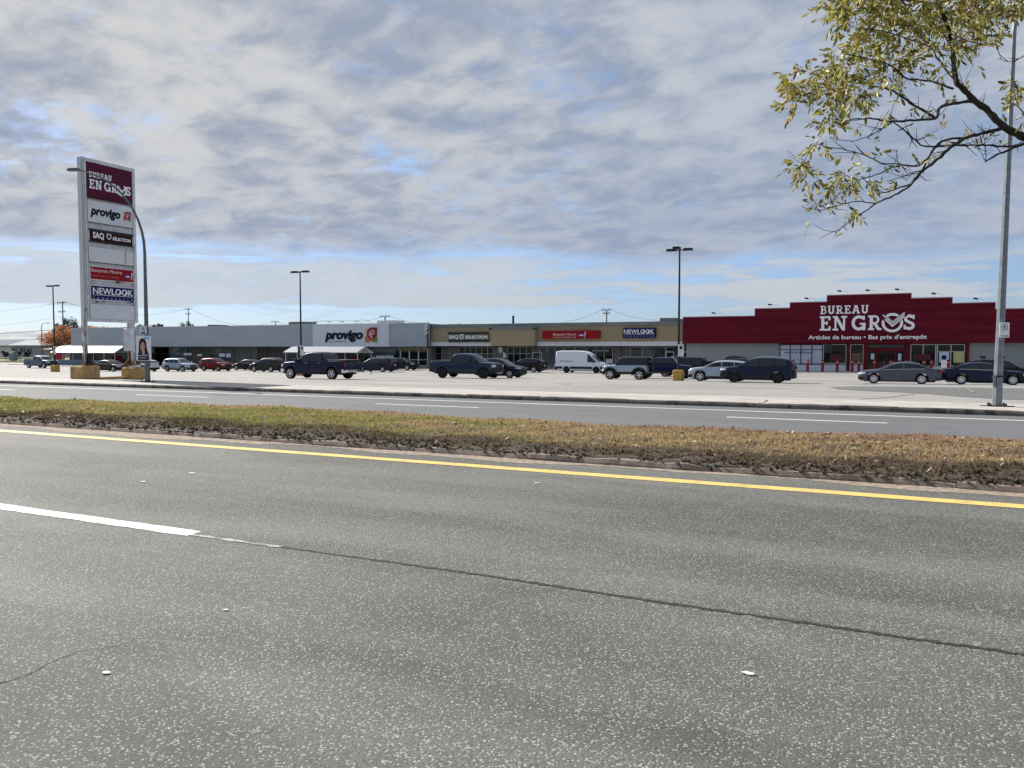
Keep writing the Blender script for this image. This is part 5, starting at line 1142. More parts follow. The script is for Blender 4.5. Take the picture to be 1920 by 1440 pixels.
parking_sign(272.8, 611, 626.8, .36, lv, .17, 'small no parking sign above the portrait poster on the left street lamp', True)
rv = 27.4; ru_ = ux(1872.5, rv); rz0 = G(ru_, rv); px_ = Vector((.9, .43, 0)).normalized(); pn = Vector((.43, -.9, 0)).normalized()
rl = street_lamp(ru_, rv, rz0, at(1905, -80, rv).z - rz0, 'tall grey street lamp at the right under the overhanging branch', 2.6, armdir=(.85, .5), r0=.135, fr=.84, lean=(.17, .05))
b = MB(); b.tube([(ru_, rv, at(1872, 707, rv).z), (ru_, rv, at(1872, 704, rv).z)], .168, 8, False); b.build('strap', M_trim, rl)
b = MB(); b.box((ru_ - .10, rv - .12, rz0 + .75), (.06, .06, .32)); b.build('access_cover', M_galv, rl)
parking_sign(1875.5, 605, 633, .30, rv, .16, 'no parking sign with an arrow, strapped to the right street lamp')
# thin sign stands in the lot
for (px, y0, y1, lab) in ((1768.5, 676, 713, 'white narrow sign stand between the grey and the navy sedans'),):
    p = ground(px, y1); zt_ = at(px, y0, p.y).z; t = site('sign_stand', lab, 'sign stand', tuple(p)); b = MB(); b.tube([p + Vector((0, 0, .06)), (p.x, p.y, zt_ - .1)], .03, 6); b.build('post', M_whitep, t)
    b = MB(); b.lathe([(.32, 0), (.32, .05), (.05, .09)], Matrix.Translation(p), 14); b.build('foot', M_whitep, t); b = MB(); b.cbox(p.x - .16, p.x + .22, p.y - .045, p.y - .032, zt_ - .75, zt_, .004); b.build('panel', M_signwhite, t)
    b = MB(); scribble(b, (p.x - .1, p.y - .046, zt_ - .3), X_, ZU, NU, .26, .08, 5, 3, .003); b.build('small_print', M_signred, t)
p = ground(695.5, 702); t = site('sign_stand', 'thin dark post right of the navy pickup tailgate', 'post', tuple(p)); b = MB(); b.tube([p, p + Vector((0, 0, 1.9))], .035, 6); b.build('post', M_trim, t)
b = MB(); b.cbox(p.x - .1, p.x + .1, p.y - .1, p.y + .1, p.z, p.z + .05, .01); b.build('foot', M_trim, t)

# tall tenant sign: plane x = const, facing +x
pv0 = 29.75; PU = at(159.5, 520, 30.0).x; face_v0 = 30.0
def pz(y, v): # height of a picture row on the sign face at depth v
    d = None; lo, hi = -2, 20
    for _ in range(40):
        m_ = (lo + hi) / 2; q = Vector((PU, v, m_ - EYE)); f = Vector((-sy_ * math.cos(PITCH), cy_ * math.cos(PITCH), -math.sin(PITCH))); up = Vector((-sy_ * math.sin(PITCH), cy_ * math.sin(PITCH), math.cos(PITCH)))
        yy = 720 - FPX * q.dot(up) / q.dot(f)
        if yy > y: lo = m_
        else: hi = m_
    return lo
def pvx(x):  # depth v at which the face plane meets a picture column
    lo, hi = 20, 60
    for _ in range(40):
        m_ = (lo + hi) / 2
        if ux(x, m_) < PU: hi = m_
        else: lo = m_
        # column of the point
    return m_
def col_of(u, v): Z = -sy_ * u + cy_ * v; return 960 + FPX * (cy_ * u + sy_ * v) / Z
def vcol(x):
    lo, hi = 25, 60
    for _ in range(50):
        m_ = (lo + hi) / 2
        if col_of(PU, m_) < x: lo = m_
        else: hi = m_
    return m_
v1 = vcol(260.5); zt0 = pz(295.0, face_v0)
ps = site('tenant_sign', 'tall white pylon with stacked shop name panels on yellow concrete blocks', 'pylon sign', (PU - .2, (pv0 + v1) / 2, G(PU, 30)))
zb0 = G(PU, 30) + .72
M_rustwhite = concrete('rusty white steel', (.60, .61, .64), (.20, .10, .05), .25)
m, t_, b_, co = newmat('rust streaked post')
s_ = t_.n.new('ShaderNodeSeparateXYZ'); t_.l.new(co, s_.inputs[0]); nz = t_.noise(t_.mapping(co, scale=(5, 5, .8)), 1.6, 6, .7, .5)
k_ = t_.ramp(t_.math('ADD', nz, t_.math('MULTIPLY', t_.math('SUBTRACT', 3.0, s_.outputs[2]), .05)), .52, .62)
c = t_.mix(k_, (.58, .59, .62), (.16, .085, .05)); t_.l.new(c, b_.inputs['Base Color']); b_.inputs['Roughness'].default_value = .6; M_rustpost = m
b = MB(); b.bx(PU - .26, PU - .06, pv0 + .12, pv0 + .17, zb0, zt0 + .02); b.bx(PU - .19, PU - .13, pv0 + .173, pv0 + .31, zb0, zt0); b.bx(PU - .26, PU - .04, pv0 + .313, pv0 + .36, zb0, zt0 + .1); b.build('post', M_rustpost, ps)
vr = vcol(248); b = MB(); b.bx(PU - .40, PU - .28, vr, vr + .30, zb0, pz(600, vr)); b.bx(PU - .16, PU - .04, vr, vr + .30, zb0, pz(600, vr)); b.bx(PU - .277, PU - .163, vr + .12, vr + .18, zb0, pz(600, vr) - .3); b.build('post', M_rustpost, ps)
zbot = pz(603, face_v0 + .3); ztop = pz(294.5, face_v0)
fr_v0, fr_v1 = pv0 + .38, v1
b = MB(); b.bx(PU - .30, PU - .12, fr_v0, fr_v1, zbot, ztop); b.build('cabinet', M_rustwhite, ps)
b = MB(); w1 = .16
b.bx(PU - .117, PU, fr_v0, fr_v0 + w1 * .6, zbot, ztop + .04); b.bx(PU - .117, PU, fr_v1 - w1, fr_v1 + .02, zbot, ztop + .04); b.bx(PU - .117, PU, fr_v0 + w1 * .6 + .002, fr_v1 - w1 - .002, ztop - .16, ztop + .04); b.bx(PU - .117, PU, fr_v0 + w1 * .6 + .002, fr_v1 - w1 - .002, zbot, zbot + .14); b.build('frame', M_whitep, ps)
YV, NX = (0, 1, 0), (1, 0, 0)
pa, pb = fr_v0 + w1 * .6 + .06, fr_v1 - w1 - .03; PW = pb - pa
M_panelw = mat('weathered white panel', (.60, .63, .68), .5, var=.06, vscale=1.2)
panels = [(302, 368.5, M_wine, 'burgundy panel'), (374, 414.5, M_panelw, 'white panel with dark italic lettering and a round emblem'), (426.5, 453.5, M_maroon, 'dark maroon panel'), (461.5, 489.5, M_panelw, 'blank white panel with a rust streak'), (497.5, 524, M_signred, 'bright red panel'), (533.5, 562, M_navy, 'navy blue panel'), (569.5, 598, M_panelw, 'lowest blank white panel')]
M_whitefr = mat('white panel edge', (.66, .68, .72), .5)
for i, (y0, y1, mt, lab) in enumerate(panels):
    z1, z0 = pz(y0, pa), pz(y1, pa); pr = .03 if mt in (M_signred, M_navy, M_maroon) else .0
    b = MB(); b.bx(PU - .10, PU - .03 + pr, pa, pb, z0, z1); pnl = b.build('panel', mt if not pr else M_whitefr, ps); pnl['label'] = lab
    if pr:
        b = MB(); b.bx(PU + .002, PU + .012, pa + .06, pb - .06, z0 + .05, z1 - .05); b.build('panel_face', mt, pnl)
    else:
        b = MB(); e = .03; b.bx(PU - .029, PU - .022, pa - .05, pa - .01, z0, z1); b.bx(PU - .029, PU - .022, pa, pb, z0 - .05, z0 - .015); b.build('shadow_gap', M_dark, pnl)
    X0 = PU - .03 + (.044 if pr else 0) ; h = z1 - z0; Z = Vector((X0, pa, z0)); 
    def Q(a, c, d=0): return Vector((X0 + d, pa + PW * a, z0 + h * c))
    if i == 0:
        b = MB(); ww = slab('BUREAU', MB(), (0, 0, 0), YV, ZU, NX, h * .16); k = PW * .49 / ww; slab('BUREAU', b, Q(.05, .58), (0, k, 0), ZU, NX, h * .16, d=.012)
        for wd_, a0, a1 in (('EN', .05, .32), ('GR', .37, .66), ('S', .86, .97)): ww = slab(wd_, MB(), (0, 0, 0), YV, ZU, NX, h * .26); k = PW * (a1 - a0) / ww; slab(wd_, b, Q(a0, .26), (0, k, 0), ZU, NX, h * .26, d=.012)
        rr2 = h * .155; stroke(b, [(x * .95, y) for x, y in arc(0, 0, rr2, rr2, 57, -225, 28)], rr2 * .34, Q(.765, .38), YV, ZU, NX, .012); stroke(b, [(-.6 * rr2, .3 * rr2), (0, -.35 * rr2), (1.0 * rr2, .75 * rr2)], rr2 * .3, Q(.765, .38, .014), YV, ZU, NX, .008); b.build('lettering', M_lw, pnl)
    if i == 1:
        text('provigo', Q(.06, .36), YV, ZU, h * .40, M_navytext, pnl, width=PW * .66, bold=.045, shear=.22, depth=.012); leaf_logo(Q(.78, .30), YV, ZU, NX, h * .46, pnl, .006)
    if i == 2:
        text('SAQ', Q(.09, .34), YV, ZU, h * .42, M_lw, pnl, width=PW * .24, bold=.03, depth=.006); text('SÉLECTION', Q(.52, .36), YV, ZU, h * .22, M_lw, pnl, width=PW * .41, bold=.03, depth=.006)
        b = MB(); k = h * .36; stroke(b, [(0, k), (.8 * k, k), (.8 * k, .3 * k), (.4 * k, .02 * k), (0, .3 * k)], .15 * k, Q(.40, .36), YV, ZU, NX, .006, True); b.build('shield_mark', M_lw, pnl)
        b = MB(); b.bx(PU + .002, PU + .016, pa + .01, pb - .01, z1 - .16, z1 - .02); b.bx(PU + .002, PU + .016, pa + .01, pb - .01, z0 + .01, z0 + .10); b.build('green_strip', M_darkgreen, pnl)
    if i == 4:
        text('Benjamin Moore', Q(.04, .58), YV, ZU, h * .26, MATS['pink white letters'], pnl, width=PW * .67, depth=.006); b = MB(); scribble(b, Q(.05, .26), YV, ZU, NX, PW * .63, h * .12, 26, 9, .004); b.build('small_print', mat('dull pink print', (.55, .22, .22), .5), pnl); bm_mark(Q(.77, .22), YV, ZU, NX, h * .55, pnl)
    if i == 5: newlook(Q(.02, -.02), YV, ZU, NX, PW * .97, h * 1.0, pnl)
    if i == 3:
        b = MB(); b.bx(X0 + .001, X0 + .003, pa + PW * .80, pa + PW * .83, z0 + h * .1, z1 - .02); b.build('rust_streak', mat('rust stain', (.42, .30, .20), .8), pnl)
b = MB(); r = random.Random(5)
for (y, x0, x1, n) in ((457.5, .35, .78, 6), (529, .52, .74, 5), (566, .12, .3, 3), (566.5, .75, .95, 3), (372, .08, .5, 4)):
    for k in range(n): c = pa + PW * r.uniform(x0, x1); z = pz(y, c) ; b.bx(PU - .118 + .12, PU + .015, c, c + r.uniform(.06, .22), z - r.uniform(.02, .05), z + r.uniform(.02, .05))
b.build('torn_fitting', M_dark, ps)
b = MB(); vq0, vq1 = vcol(237), vcol(253); b.cbox(PU - .2, PU + .10, vq0, vcol(252), pz(658, vq0), pz(616, vq0), .02); b.build('electrical_cabinet', M_whitep, ps)
M_rsteel = mat('rusty steel', (.13, .06, .035), .85, var=.4, vscale=12); b = MB(); b.bx(PU - .38, PU + .02, pv0 - .0, pv0 + .6, zb0 - .01, zb0 + .03); b.build('foot_plate', M_rsteel, ps)
b = MB(); b.prism([(0, 0), (.6, 0), (.1, .42)], (PU - .25, pv0 + .5, zb0 + .03), YV, ZU, NX, .04); b.build('gusset', M_rsteel, ps); b = MB(); b.prism([(0, 0), (.6, 0), (.5, .42)], (PU - .25, vr - .5, zb0 + .03), YV, ZU, NX, .04); b.build('gusset', M_rsteel, ps); b = MB(); b.prism([(0, 0), (.5, 0), (.1, .42)], (PU - .25, vr + .3, zb0 + .03), YV, ZU, NX, .04); b.build('gusset', M_rsteel, ps)
b = MB(); b.cbox(PU - .1, PU + .12, pv0 + .28, pv0 + .48, zb0 + .15, zb0 + .75, .02); b.build('conduit_box', M_trim, ps)
for k, (xa, xb, yb, lab) in enumerate(((129, 188.5, 711.5, 'left yellow painted concrete block under the tall sign'), (225, 272, 711, 'right yellow painted concrete block under the tall sign'))):
    vb = 29.3 if k == 0 else vr - .45; z0 = G(PU, vb) - .03; b = MB(); ub0, ub1 = ux((129, 225)[k], vb), ux((152, 248.5)[k], vb); ve = vb
    while col_of(ub1, ve) < (188.5, 273)[k]: ve += .02
    b.cbox(ub0, ub1, vb, ve, z0, z0 + .78, .07)
    o = b.build('concrete_block', M_yblock); tag(o, lab, 'concrete block', 'yellow blocks under the tall sign')
b = MB(); z0 = G(PU, 31) - .02; b.cbox(PU - .35, PU + .30, 30.2, vr - .6, z0, z0 + .17, .04); b.build('concrete_beam', M_yblock); tag(COL.objects['concrete_beam'], 'low ochre concrete beam between the two yellow sign blocks', 'concrete beam')

# cart shelters
def shelter(px0, px1, v, yr_, ye, label, red=True, low=True):
    u0, u1 = ux(px0, v), ux(px1, v); zr = at(px1, yr_, v + 1.6).z; ze = at((px0 + px1) / 2, ye, v).z; z0 = G(u1, v)
    t = site('cart_shelter', label, 'cart shelter', ((u0 + u1) / 2, v + 1.6, z0), 'white roofed cart shelters')
    b = MB(); b.prism([(-.25, ze), (1.6, zr), (3.45, ze), (3.45, ze + .07), (1.6, zr + .08), (-.25, ze + .07)], (u0, v, 0), (0, 1, 0), ZU, (1, 0, 0), u1 - u0); b.build('roof', mat('white shelter roof', (.33, .35, .39), .4), t)
    b = MB(); stroke(b, [(-.25, ze - .05), (1.6, zr - .08), (3.45, ze - .05)], .07, (u1 - .06, v, 0), (0, 1, 0), ZU, (1, 0, 0), .05)
    n = 6
    for i in range(n + 1):
        u = u0 + .2 + (u1 - u0 - .3) * i / n
        for q in (.05, 3.15): pb_ = MB(); pb_.tube([(u, v + q, G(u, v)), (u, v + q, ze)], .04, 6); pb_.build('post', M_whitetrim, t)
    b.build('gable_frame', M_whitetrim, t)
    b = MB(); b.bx(u0 + .25, u1 - .8, v - .02, v + .02, z0 + .25, z0 + 1.15); b.build('side_panel', mat('blue grey advert panel', (.10, .15, .22), .5, var=.1), t)
    b = MB(); b.bx(u0 + .25, u1 - .4, v + 3.1, v + 3.14, z0 + .25, z0 + 2.2); b.build('back_panel', mat('dark tinted panel', (.02, .028, .04), .2), t)
    if red: b = MB(); b.bx(u0 + .3, u0 + 2.8, v - .024, v + .016, z0 + 1.16, ze - .05); b.build('advert', M_signred, t)
    b = MB(); b.bx(u1 - 1.6, u1 - 1.5, v + .6, v + 2.6, z0 + .2, ze - .5); b.build('end_board', M_redframe, t)
    b = MB()
    for i in range(14):
        b = MB(); u = u0 + 1 + i * (u1 - u0 - 2) / 14; z = G(u, v)
        for q in (.9, 2.2): b.tube([(u, v + q, z + .95), (u + .25, v + q, z + 1.0), (u + .8, v + q, z + .9), (u + .75, v + q, z + .35), (u + .1, v + q, z + .3), (u, v + q, z + .95)], .02, 4); b.tube([(u, v + q + .5, z + .95), (u + .8, v + q + .5, z + .9), (u + .75, v + q + .5, z + .35), (u + .3, v + q + .25, z + .3), (u, v + q, z + .3)], .02, 4)
        tag(b.build('shopping_cart', M_galv), 'metal shopping carts nested inside the white roofed shelter ' + ('behind the tall sign' if px0 < 300 else 'under the big white sign panel'), 'shopping cart', 'shopping carts in the shelter ' + ('by the tall sign' if px0 < 300 else 'by the grocery sign'))

shelter(97, 215, 88, 650, 661.5, 'white roofed cart shelter behind the tall sign, with a red advert at its left end')
shelter(533, 671, 84, 651.0, 661.5, 'white roofed cart shelter under the big white sign panel', red=False)
# a few red items inside the second shelter
# ================================================================== FAR LEFT AND BEHIND THE SHOPS
def house(px0, px1, v, yroof, yeave, ybase, label, wallm, roofm, depth=9, hip=True, wins=()):
    u0, u1 = ux(px0, v), ux(px1, v); z0 = at(px0, ybase, v).z - .3; ze = at(px0, yeave, v).z; zr = at(px0, yroof, v + depth / 2).z
    t = site('house', label, 'house', ((u0 + u1) / 2, v, z0)); b = MB(); b.bx(u0, u1, v, v + depth, z0, ze); b.build('wall', wallm, t)
    o_ = .7; i = depth * .45 if hip else 0
    vs = [(u0 - o_, v - o_, ze), (u1 + o_, v - o_, ze), (u1 + o_, v + depth + o_, ze), (u0 - o_, v + depth + o_, ze), (u0 + i, v + depth / 2, zr), (u1 - i, v + depth / 2, zr)]
    vs2 = [(x, y, z - .22) for x, y, z in vs[:4]]
    b = MB(); b.add(vs + vs2, [(0, 1, 5, 4), (1, 2, 5), (2, 3, 4, 5), (3, 0, 4), (6, 7, 1, 0), (7, 8, 2, 1), (8, 9, 3, 2), (9, 6, 0, 3), (9, 8, 7, 6)]); b.build('roof', roofm, t)
    for (a, c, z1, z2) in wins:
        ua_, uc = u0 + (u1 - u0) * a, u0 + (u1 - u0) * c; b = MB(); b.bx(ua_, uc, v - .08, v + .02, z0 + z1, z0 + z2); f = b.build('window', M_whitetrim, t); b = MB(); b.bx(ua_ + .1, uc - .1, v - .10, v - .085, z0 + z1 + .1, z0 + z2 - .1); b.build('pane', M_glass, f)
        for q in (ua_ - .35, uc + .05): b = MB(); b.bx(q, q + .3, v - .06, v - .003, z0 + z1, z0 + z2); b.build('shutter', M_dark, t)
    return t
M_shing = mat('grey shingles', (.36, .38, .40), .9, var=.1, vscale=2); M_shing2 = mat('dark blue shingles', (.10, .13, .18), .9, var=.1); M_siding = mat('pale blue siding', (.30, .34, .40), .8, var=.06); M_wsid = mat('white siding', (.58, .60, .62), .8, var=.05)
house(21, 82, 125, 633, 647.3, 668, 'pale blue bungalow with grey hipped roof at the far left', M_siding, M_shing, wins=((.06, .14, 1.1, 2.5), (.30, .40, 1.1, 2.5), (.52, .60, 1.1, 2.5)))
house(-50, 22, 138, 638, 648, 668, 'white house with dark blue roof at the left edge', M_wsid, M_shing2, hip=False)
house(84, 128, 118, 646, 655, 668, 'tan garage behind the orange tree', mat('beige siding', (.36, .30, .24), .8), mat('beige shingles', (.30, .26, .22), .9), wins=())
p0_, p1_ = ux(-60, 107), ux(45, 107)
b = MB(); zq = G(p0_, 107); b.bx(p0_, p1_ + 8, 106, 106.25, zq, zq + .22); tag(b.build('back_kerb', M_kerb_shaded), kind='structure')
uv = ux(25, 108); zz_ = at(25, 675, 108).z; t = site('utility_box', 'green ground-mounted utility box on the lawn at far left', 'utility box', (uv, 108, zz_)); b = MB(); b.cbox(uv - .95, uv + .95, 107.4, 108.6, zz_ - .2, zz_ + 1.75, .22); b.build('cabinet', mat('pale green cabinet', (.14, .20, .19), .6), t); b = MB(); b.cbox(uv - .8, uv + .8, 107.6, 108.4, zz_ + 1.752, zz_ + 1.95, .08); b.build('lid', MATS['pale green cabinet'], t)
for x in (11, 38, 76): 
    uv = ux(x, 107.5); b = MB(); b.tube([(uv, 107.5, -2.2), (uv, 107.5, -.75)], .07, 6); tag(b.build('fence_post', M_gwall2), 'short brown post on the lawn edge, ' + {11: 'left of the green utility box', 38: 'right of the green utility box', 76: 'behind the grey blue pickup'}[x], 'post', 'posts along the lawn')

def foliage(c, rad, n, size, matl, name, parent, seedn, droop=0, clumps=14, shell=.55):
    g = np.random.default_rng(seedn); b = MB(); c = Vector(c)
    cl = []
    for k in range(clumps):
        d = Vector(g.normal(size=3)).normalized(); q = g.uniform(.25, .85); cl.append((Vector((d.x * rad[0] * q, d.y * rad[1] * q, d.z * rad[2] * q)), g.uniform(.25, .5)))
    for i in range(n):
        o_, s_ = cl[g.integers(len(cl))]; d = Vector(g.normal(size=3)); d = d.normalized() * (g.random() ** .4)
        p = c + o_ + Vector((d.x * rad[0] * s_, d.y * rad[1] * s_, d.z * rad[2] * s_)); s = size * g.uniform(.6, 1.4)
        a1, a2, a3 = g.uniform(0, 6.28, 3); M = Matrix.Rotation(a1, 3, 'Z') @ Matrix.Rotation(a2, 3, 'X') @ Matrix.Rotation(a3, 3, 'Y'); k = len(b.v)
        for q in ((-s, 0, 0), (0, -s * .5, 0), (s, 0, .1 * s), (0, s * .5, 0)): b.v.append(tuple(p + M @ Vector(q)))
        b.f.append((k, k + 1, k + 2, k + 3))
    return b.build(name, matl, parent)
def leafmat(name, cols):
    m, t, b, co = newmat(name); g_ = t.n.new('ShaderNodeNewGeometry'); rp = g_.outputs['Random Per Island']
    c = t.mix(t.ramp(rp, .0, .5), cols[0], cols[1]); c = t.mix(t.ramp(rp, .6, .95), c, cols[2]); t.l.new(c, b.inputs['Base Color']); b.inputs['Roughness'].default_value = .55
    tr = t.n.new('ShaderNodeBsdfTranslucent'); t.l.new(c, tr.inputs[0]); ms = t.n.new('ShaderNodeMixShader'); ms.inputs[0].default_value = .38
    o = next(n for n in t.n if n.type == 'OUTPUT_MATERIAL'); t.l.new(b.outputs[0], ms.inputs[1]); t.l.new(tr.outputs[0], ms.inputs[2]); t.l.new(ms.outputs[0], o.inputs[0]); return m
M_orange = leafmat('orange leaves', ((.42, .17, .07), (.50, .22, .09), (.30, .11, .06))); M_bark = mat('dark bark', (.035, .028, .024), .95, var=.3, vscale=12, bump=.6, bscale=40); M_conif = leafmat('dark needles', ((.012, .03, .022), (.02, .045, .03), (.03, .055, .04)))
M_bush = leafmat('dark bush leaves', ((.02, .028, .02), (.03, .04, .028), (.04, .05, .03)))
def far_tree(px, v, ytop, ybase, rx, label, leaf, seedn, n=1800, trunk=.25, crown_frac=.7, name='tree'):
    u = ux(px, v); zt_, zb = at(px, ytop, v).z, at(px, ybase, v).z; H_ = zt_ - zb
    t = site(name, label, 'tree', (u, v, zb)); b = MB(); g = random.Random(seedn)
    b.tube([(u, v, zb), (u + .1, v, zb + H_ * .5), (u, v, zb + H_ * .8)], [trunk, trunk * .6, trunk * .2], 7)
    for k in range(8): a = g.uniform(0, 6.28); q = zb + H_ * g.uniform(.25, .7); b.tube([(u, v, q), (u + math.cos(a) * rx * .4, v + math.sin(a) * rx * .4, q + H_ * .12), (u + math.cos(a) * rx * .75, v + math.sin(a) * rx * .75, q + H_ * .2)], [trunk * .4, trunk * .25, .03], 5)
    b.build('trunk', M_bark, t); cz = zt_ - H_ * crown_frac / 2
    foliage((u, v, cz), (rx, rx, H_ * crown_frac / 2), n, .22, leaf, 'crown', t, seedn, clumps=18)
    return t
far_tree(118, 128, 604, 672, 5.2, 'large orange autumn tree left of the grocery store', M_orange, 31, 4200, .35, .86)
far_tree(96, 132, 622, 672, 3.6, 'smaller orange tree before the wooden utility pole', M_orange, 32, 2000, .2, .75)
far_tree(180, 150, 608, 640, 7.5, 'pink orange treetop above the grey roof behind the tall sign', M_orange, 36, 2500, .2, .8)
for k, (x, y, rx, lab) in enumerate(((124, 593.5, 1.8, 'dark spruce top left of the tall sign post'), (140, 591, 2.4, 'dark spruce top just left of the tall sign'), (108, 603, 1.6, 'dark spruce top by the utility pole'), (162, 607, 2.0, 'dark spruce seen between the sign posts'), (268, 603, 1.8, 'dark spruce top behind the left street lamp'), (288, 605, 1.8, 'dark spruce top above the grocery roof edge'), (300, 606, 1.5, 'small spruce top right of the left street lamp'), (354, 600, 2.3, 'bushy spruce at the foot of a far utility pole'))):
    far_tree(x, 165, y, 640, rx, lab, M_conif, 50 + k, 900, .2, .85, 'spruce_tree')
for k, (x, lab) in enumerate(((9, 'dark bush by the white house at far left'), (17, 'round dark bush left of the green utility box'), (34, 'round dark bush right of the green utility box'), (52, 'low dark bush before the pale blue bungalow'))):
    v = 122; u = ux(x, v); zb = at(x, 669, v).z; t = site('bush', lab, 'bush', (u, v, zb)); b = MB(); b.tube([(u, v, zb - .2), (u, v, zb + .6)], .12, 6); b.build('stem', M_bark, t); foliage((u, v, zb + .7), (1.0, .8, .9), 900, .14, M_bush, 'foliage', t, 70 + k, clumps=10)
# utility poles and wires
M_wood = mat('weathered wood pole', (.16, .14, .125), .9, var=.2, vscale=3)
def upole(px, v, ytop, ybot, arms, label, r=.16):
    p, q = at(px, ytop, v), at(px, ybot, v); u = p.x; t = site('utility_pole', label, 'utility pole', (u, v, q.z), 'wooden utility poles beyond the shops')
    b = MB(); b.tube([(u, v, q.z), (u, v, p.z)], [r, r * .7], 7); b.build('pole', M_wood, t)
    for (ya, hw_) in arms:
        z = at(px, ya, v).z; b = MB(); b.box((u, v - .18, z), (hw_ * 2, .12, .14)); a = b.build('crossarm', M_wood, t); b = MB()
        for s in (-1, -.45, .45, 1): b.lathe([(.07, 0), (.09, .1), (.05, .26), (0, .28)], Matrix.Translation((u + s * hw_ * .95, v - .18, z + .07)), 6)
        b.build('insulator', M_capm, a)
    return Vector((u, v, p.z))
A1 = upole(117, 112, 565, 675, ((568, 1.4), (585, 1.1)), 'tall wooden utility pole with two crossarms left of the tall sign')
A2 = upole(353, 170, 577.5, 640, ((580, 1.3), (589, 1.0)), 'utility pole above the grocery roof with a spruce at its foot')
A3 = upole(516.5, 200, 602.5, 640, ((603.5, 1.6),), 'utility pole tip with a crossarm above the middle of the grocery roof')
A4 = upole(722, 150, 592.5, 640, ((593.5, 1.4),), 'utility pole tip right of the pale sign panel roofline', .2)
A5 = upole(1137.5, 150, 580.5, 640, ((581.5, .9), (588, .7)), 'utility pole tip above the tan shops')
u = ux(79, 110); zb, zt_ = at(79, 672, 110).z, at(79, 606, 110).z; t = site('street_lamp', 'small far street lamp before the pale blue bungalow', 'street lamp', (u, 110, zb)); b = MB(); b.tube([(u, 110, zb), (u, 110, zt_ - .8), (u + .2, 110, zt_ - .3), (u + .7, 110, zt_), (u + 2, 110, zt_ + .05)], [.1, .08, .06, .05, .04], 6); b.build('pole', M_black, t); b = MB(); b.box((u + 2.3, 110, zt_), (.7, .25, .12)); b.build('lamp_head', M_black, t)
def wire(a, c, sag, label, r=.022, n=14):
    b = MB(); a, c = Vector(a), Vector(c); b.tube([a.lerp(c, i / n) - Vector((0, 0, sag * 4 * (i / n) * (1 - i / n))) for i in range(n + 1)], r, 4); o = b.build('power_line', M_black); tag(o, label, 'power line', 'overhead wires')
L0 = lambda y: at(-200, y, 112)
wire(L0(588), A1 + Vector((-1.2, 0, -.3)), 1.2, 'thin upper wire at far left ending at the tall utility pole'); wire(L0(617), A1 + Vector((0, 0, -3.4)), 1.0, 'second thin wire at far left below the crossarms', .02)
wire(L0(628), at(150, 613, 112), .8, 'thick cable bundle at far left, above the bungalow roof', .07); wire(L0(632), at(150, 634, 112), .5, 'low cable crossing before the orange tree', .045)
wire(A1 + Vector((1.2, 0, -.3)), A2 + Vector((-1, 0, -.3)), 2.2, 'thin wire passing behind the tall sign', .03); wire(A2 + Vector((1, 0, -.2)), A3, 3, 'thin wire right of the spruce-footed pole', .035); wire(A3, A4, 2.5, 'thin wire over the grocery roof', .03)
wire(A4 + Vector((1, 0, 0)), at(860, 606, 150), 1, 'thin wire falling right from the pole by the sign panel', .03); wire(at(1000, 607, 150), A5 + Vector((-.8, 0, 0)), 1, 'thin wire rising left of the tan shop pole', .03); wire(A5 + Vector((.8, 0, 0)), at(1278, 598, 150), 1, 'thin wire falling right of the tan shop pole', .03)

# ================================================================== OVERHANGING TREE (trunk stands on the median, right of the view)
DEP = 8.8
def wp(zx, zy, dd=0):                             # point of the branch plan at about nine metres
    px, py = 1400 + zx / 3.273, zy / 3.273; d = ray(px, py); f = Vector((-sy_, cy_, 0)); s = (DEP + .45 * math.sin(zx * .0045 + 1) + .35 * math.sin(zy * .006) + dd) / d.dot(f); return Vector((0, 0, EYE)) + d * s
tree = site('street_tree', 'autumn ash branch with yellow green leaves hanging in from the right', 'tree', (4.6, 12.2, .15))
tb = MB(); TW = MB(); tips = []
def branch(pts, r0, r1, d1=0, n=6, twigs=0, mb=None):
    P = []; m = len(pts)
    for i in range(m - 1):
        for k in range(3 if i < m - 1 else 1): f = k / 3; P.append((pts[i][0] * (1 - f) + pts[i + 1][0] * f, pts[i][1] * (1 - f) + pts[i + 1][1] * f))
    P.append(pts[-1]); g = random.Random(int(pts[0][0] * 3 + pts[-1][1])); W = []
    # smooth the traced line a little
    P2 = [P[0]] + [((P[i - 1][0] + 2 * P[i][0] + P[i + 1][0]) / 4, (P[i - 1][1] + 2 * P[i][1] + P[i + 1][1]) / 4) for i in range(1, len(P) - 1)] + [P[-1]]
    for i, (x, y) in enumerate(P2):
        f = i / (len(P2) - 1); W.append(wp(x, y, d1 * f) + Vector((g.uniform(-1, 1), g.uniform(-1, 1), g.uniform(-1, 1))) * .006)
    rad = [(r0 + (r1 - r0) * i / (len(W) - 1)) * (1 + .12 * math.sin(i * 2.1)) for i in range(len(W))]
    tb.tube(W, rad, n)
    for k in range(twigs):
        i = g.randrange(2, len(W) - 1); a = W[i]; d = (W[i] - W[i - 1]).normalized(); side = Vector((g.uniform(-1, 1), g.uniform(-1, 1), g.uniform(-.4, 1))).normalized(); L_ = g.uniform(.08, .30)
        q = a + (d * .6 + side).normalized() * L_ * .5; e = q + (d * .5 + side * .8 + Vector((0, 0, g.uniform(-.2, .5)))).normalized() * L_ * .5; tb.tube([a, q, e], [max(.004, r1 * .6), .0035, .002], 4); tips.append(e)
    return W
main = [(1702, 840), (1640, 812), (1580, 785), (1535, 735), (1470, 670), (1390, 610), (1340, 560), (1290, 515), (1278, 470), (1270, 380), (1262, 280), (1243, 200), (1215, 120), (1180, 30), (1150, -60), (1100, -160)]
branch(main, .044, .015, 0, 8, 12)
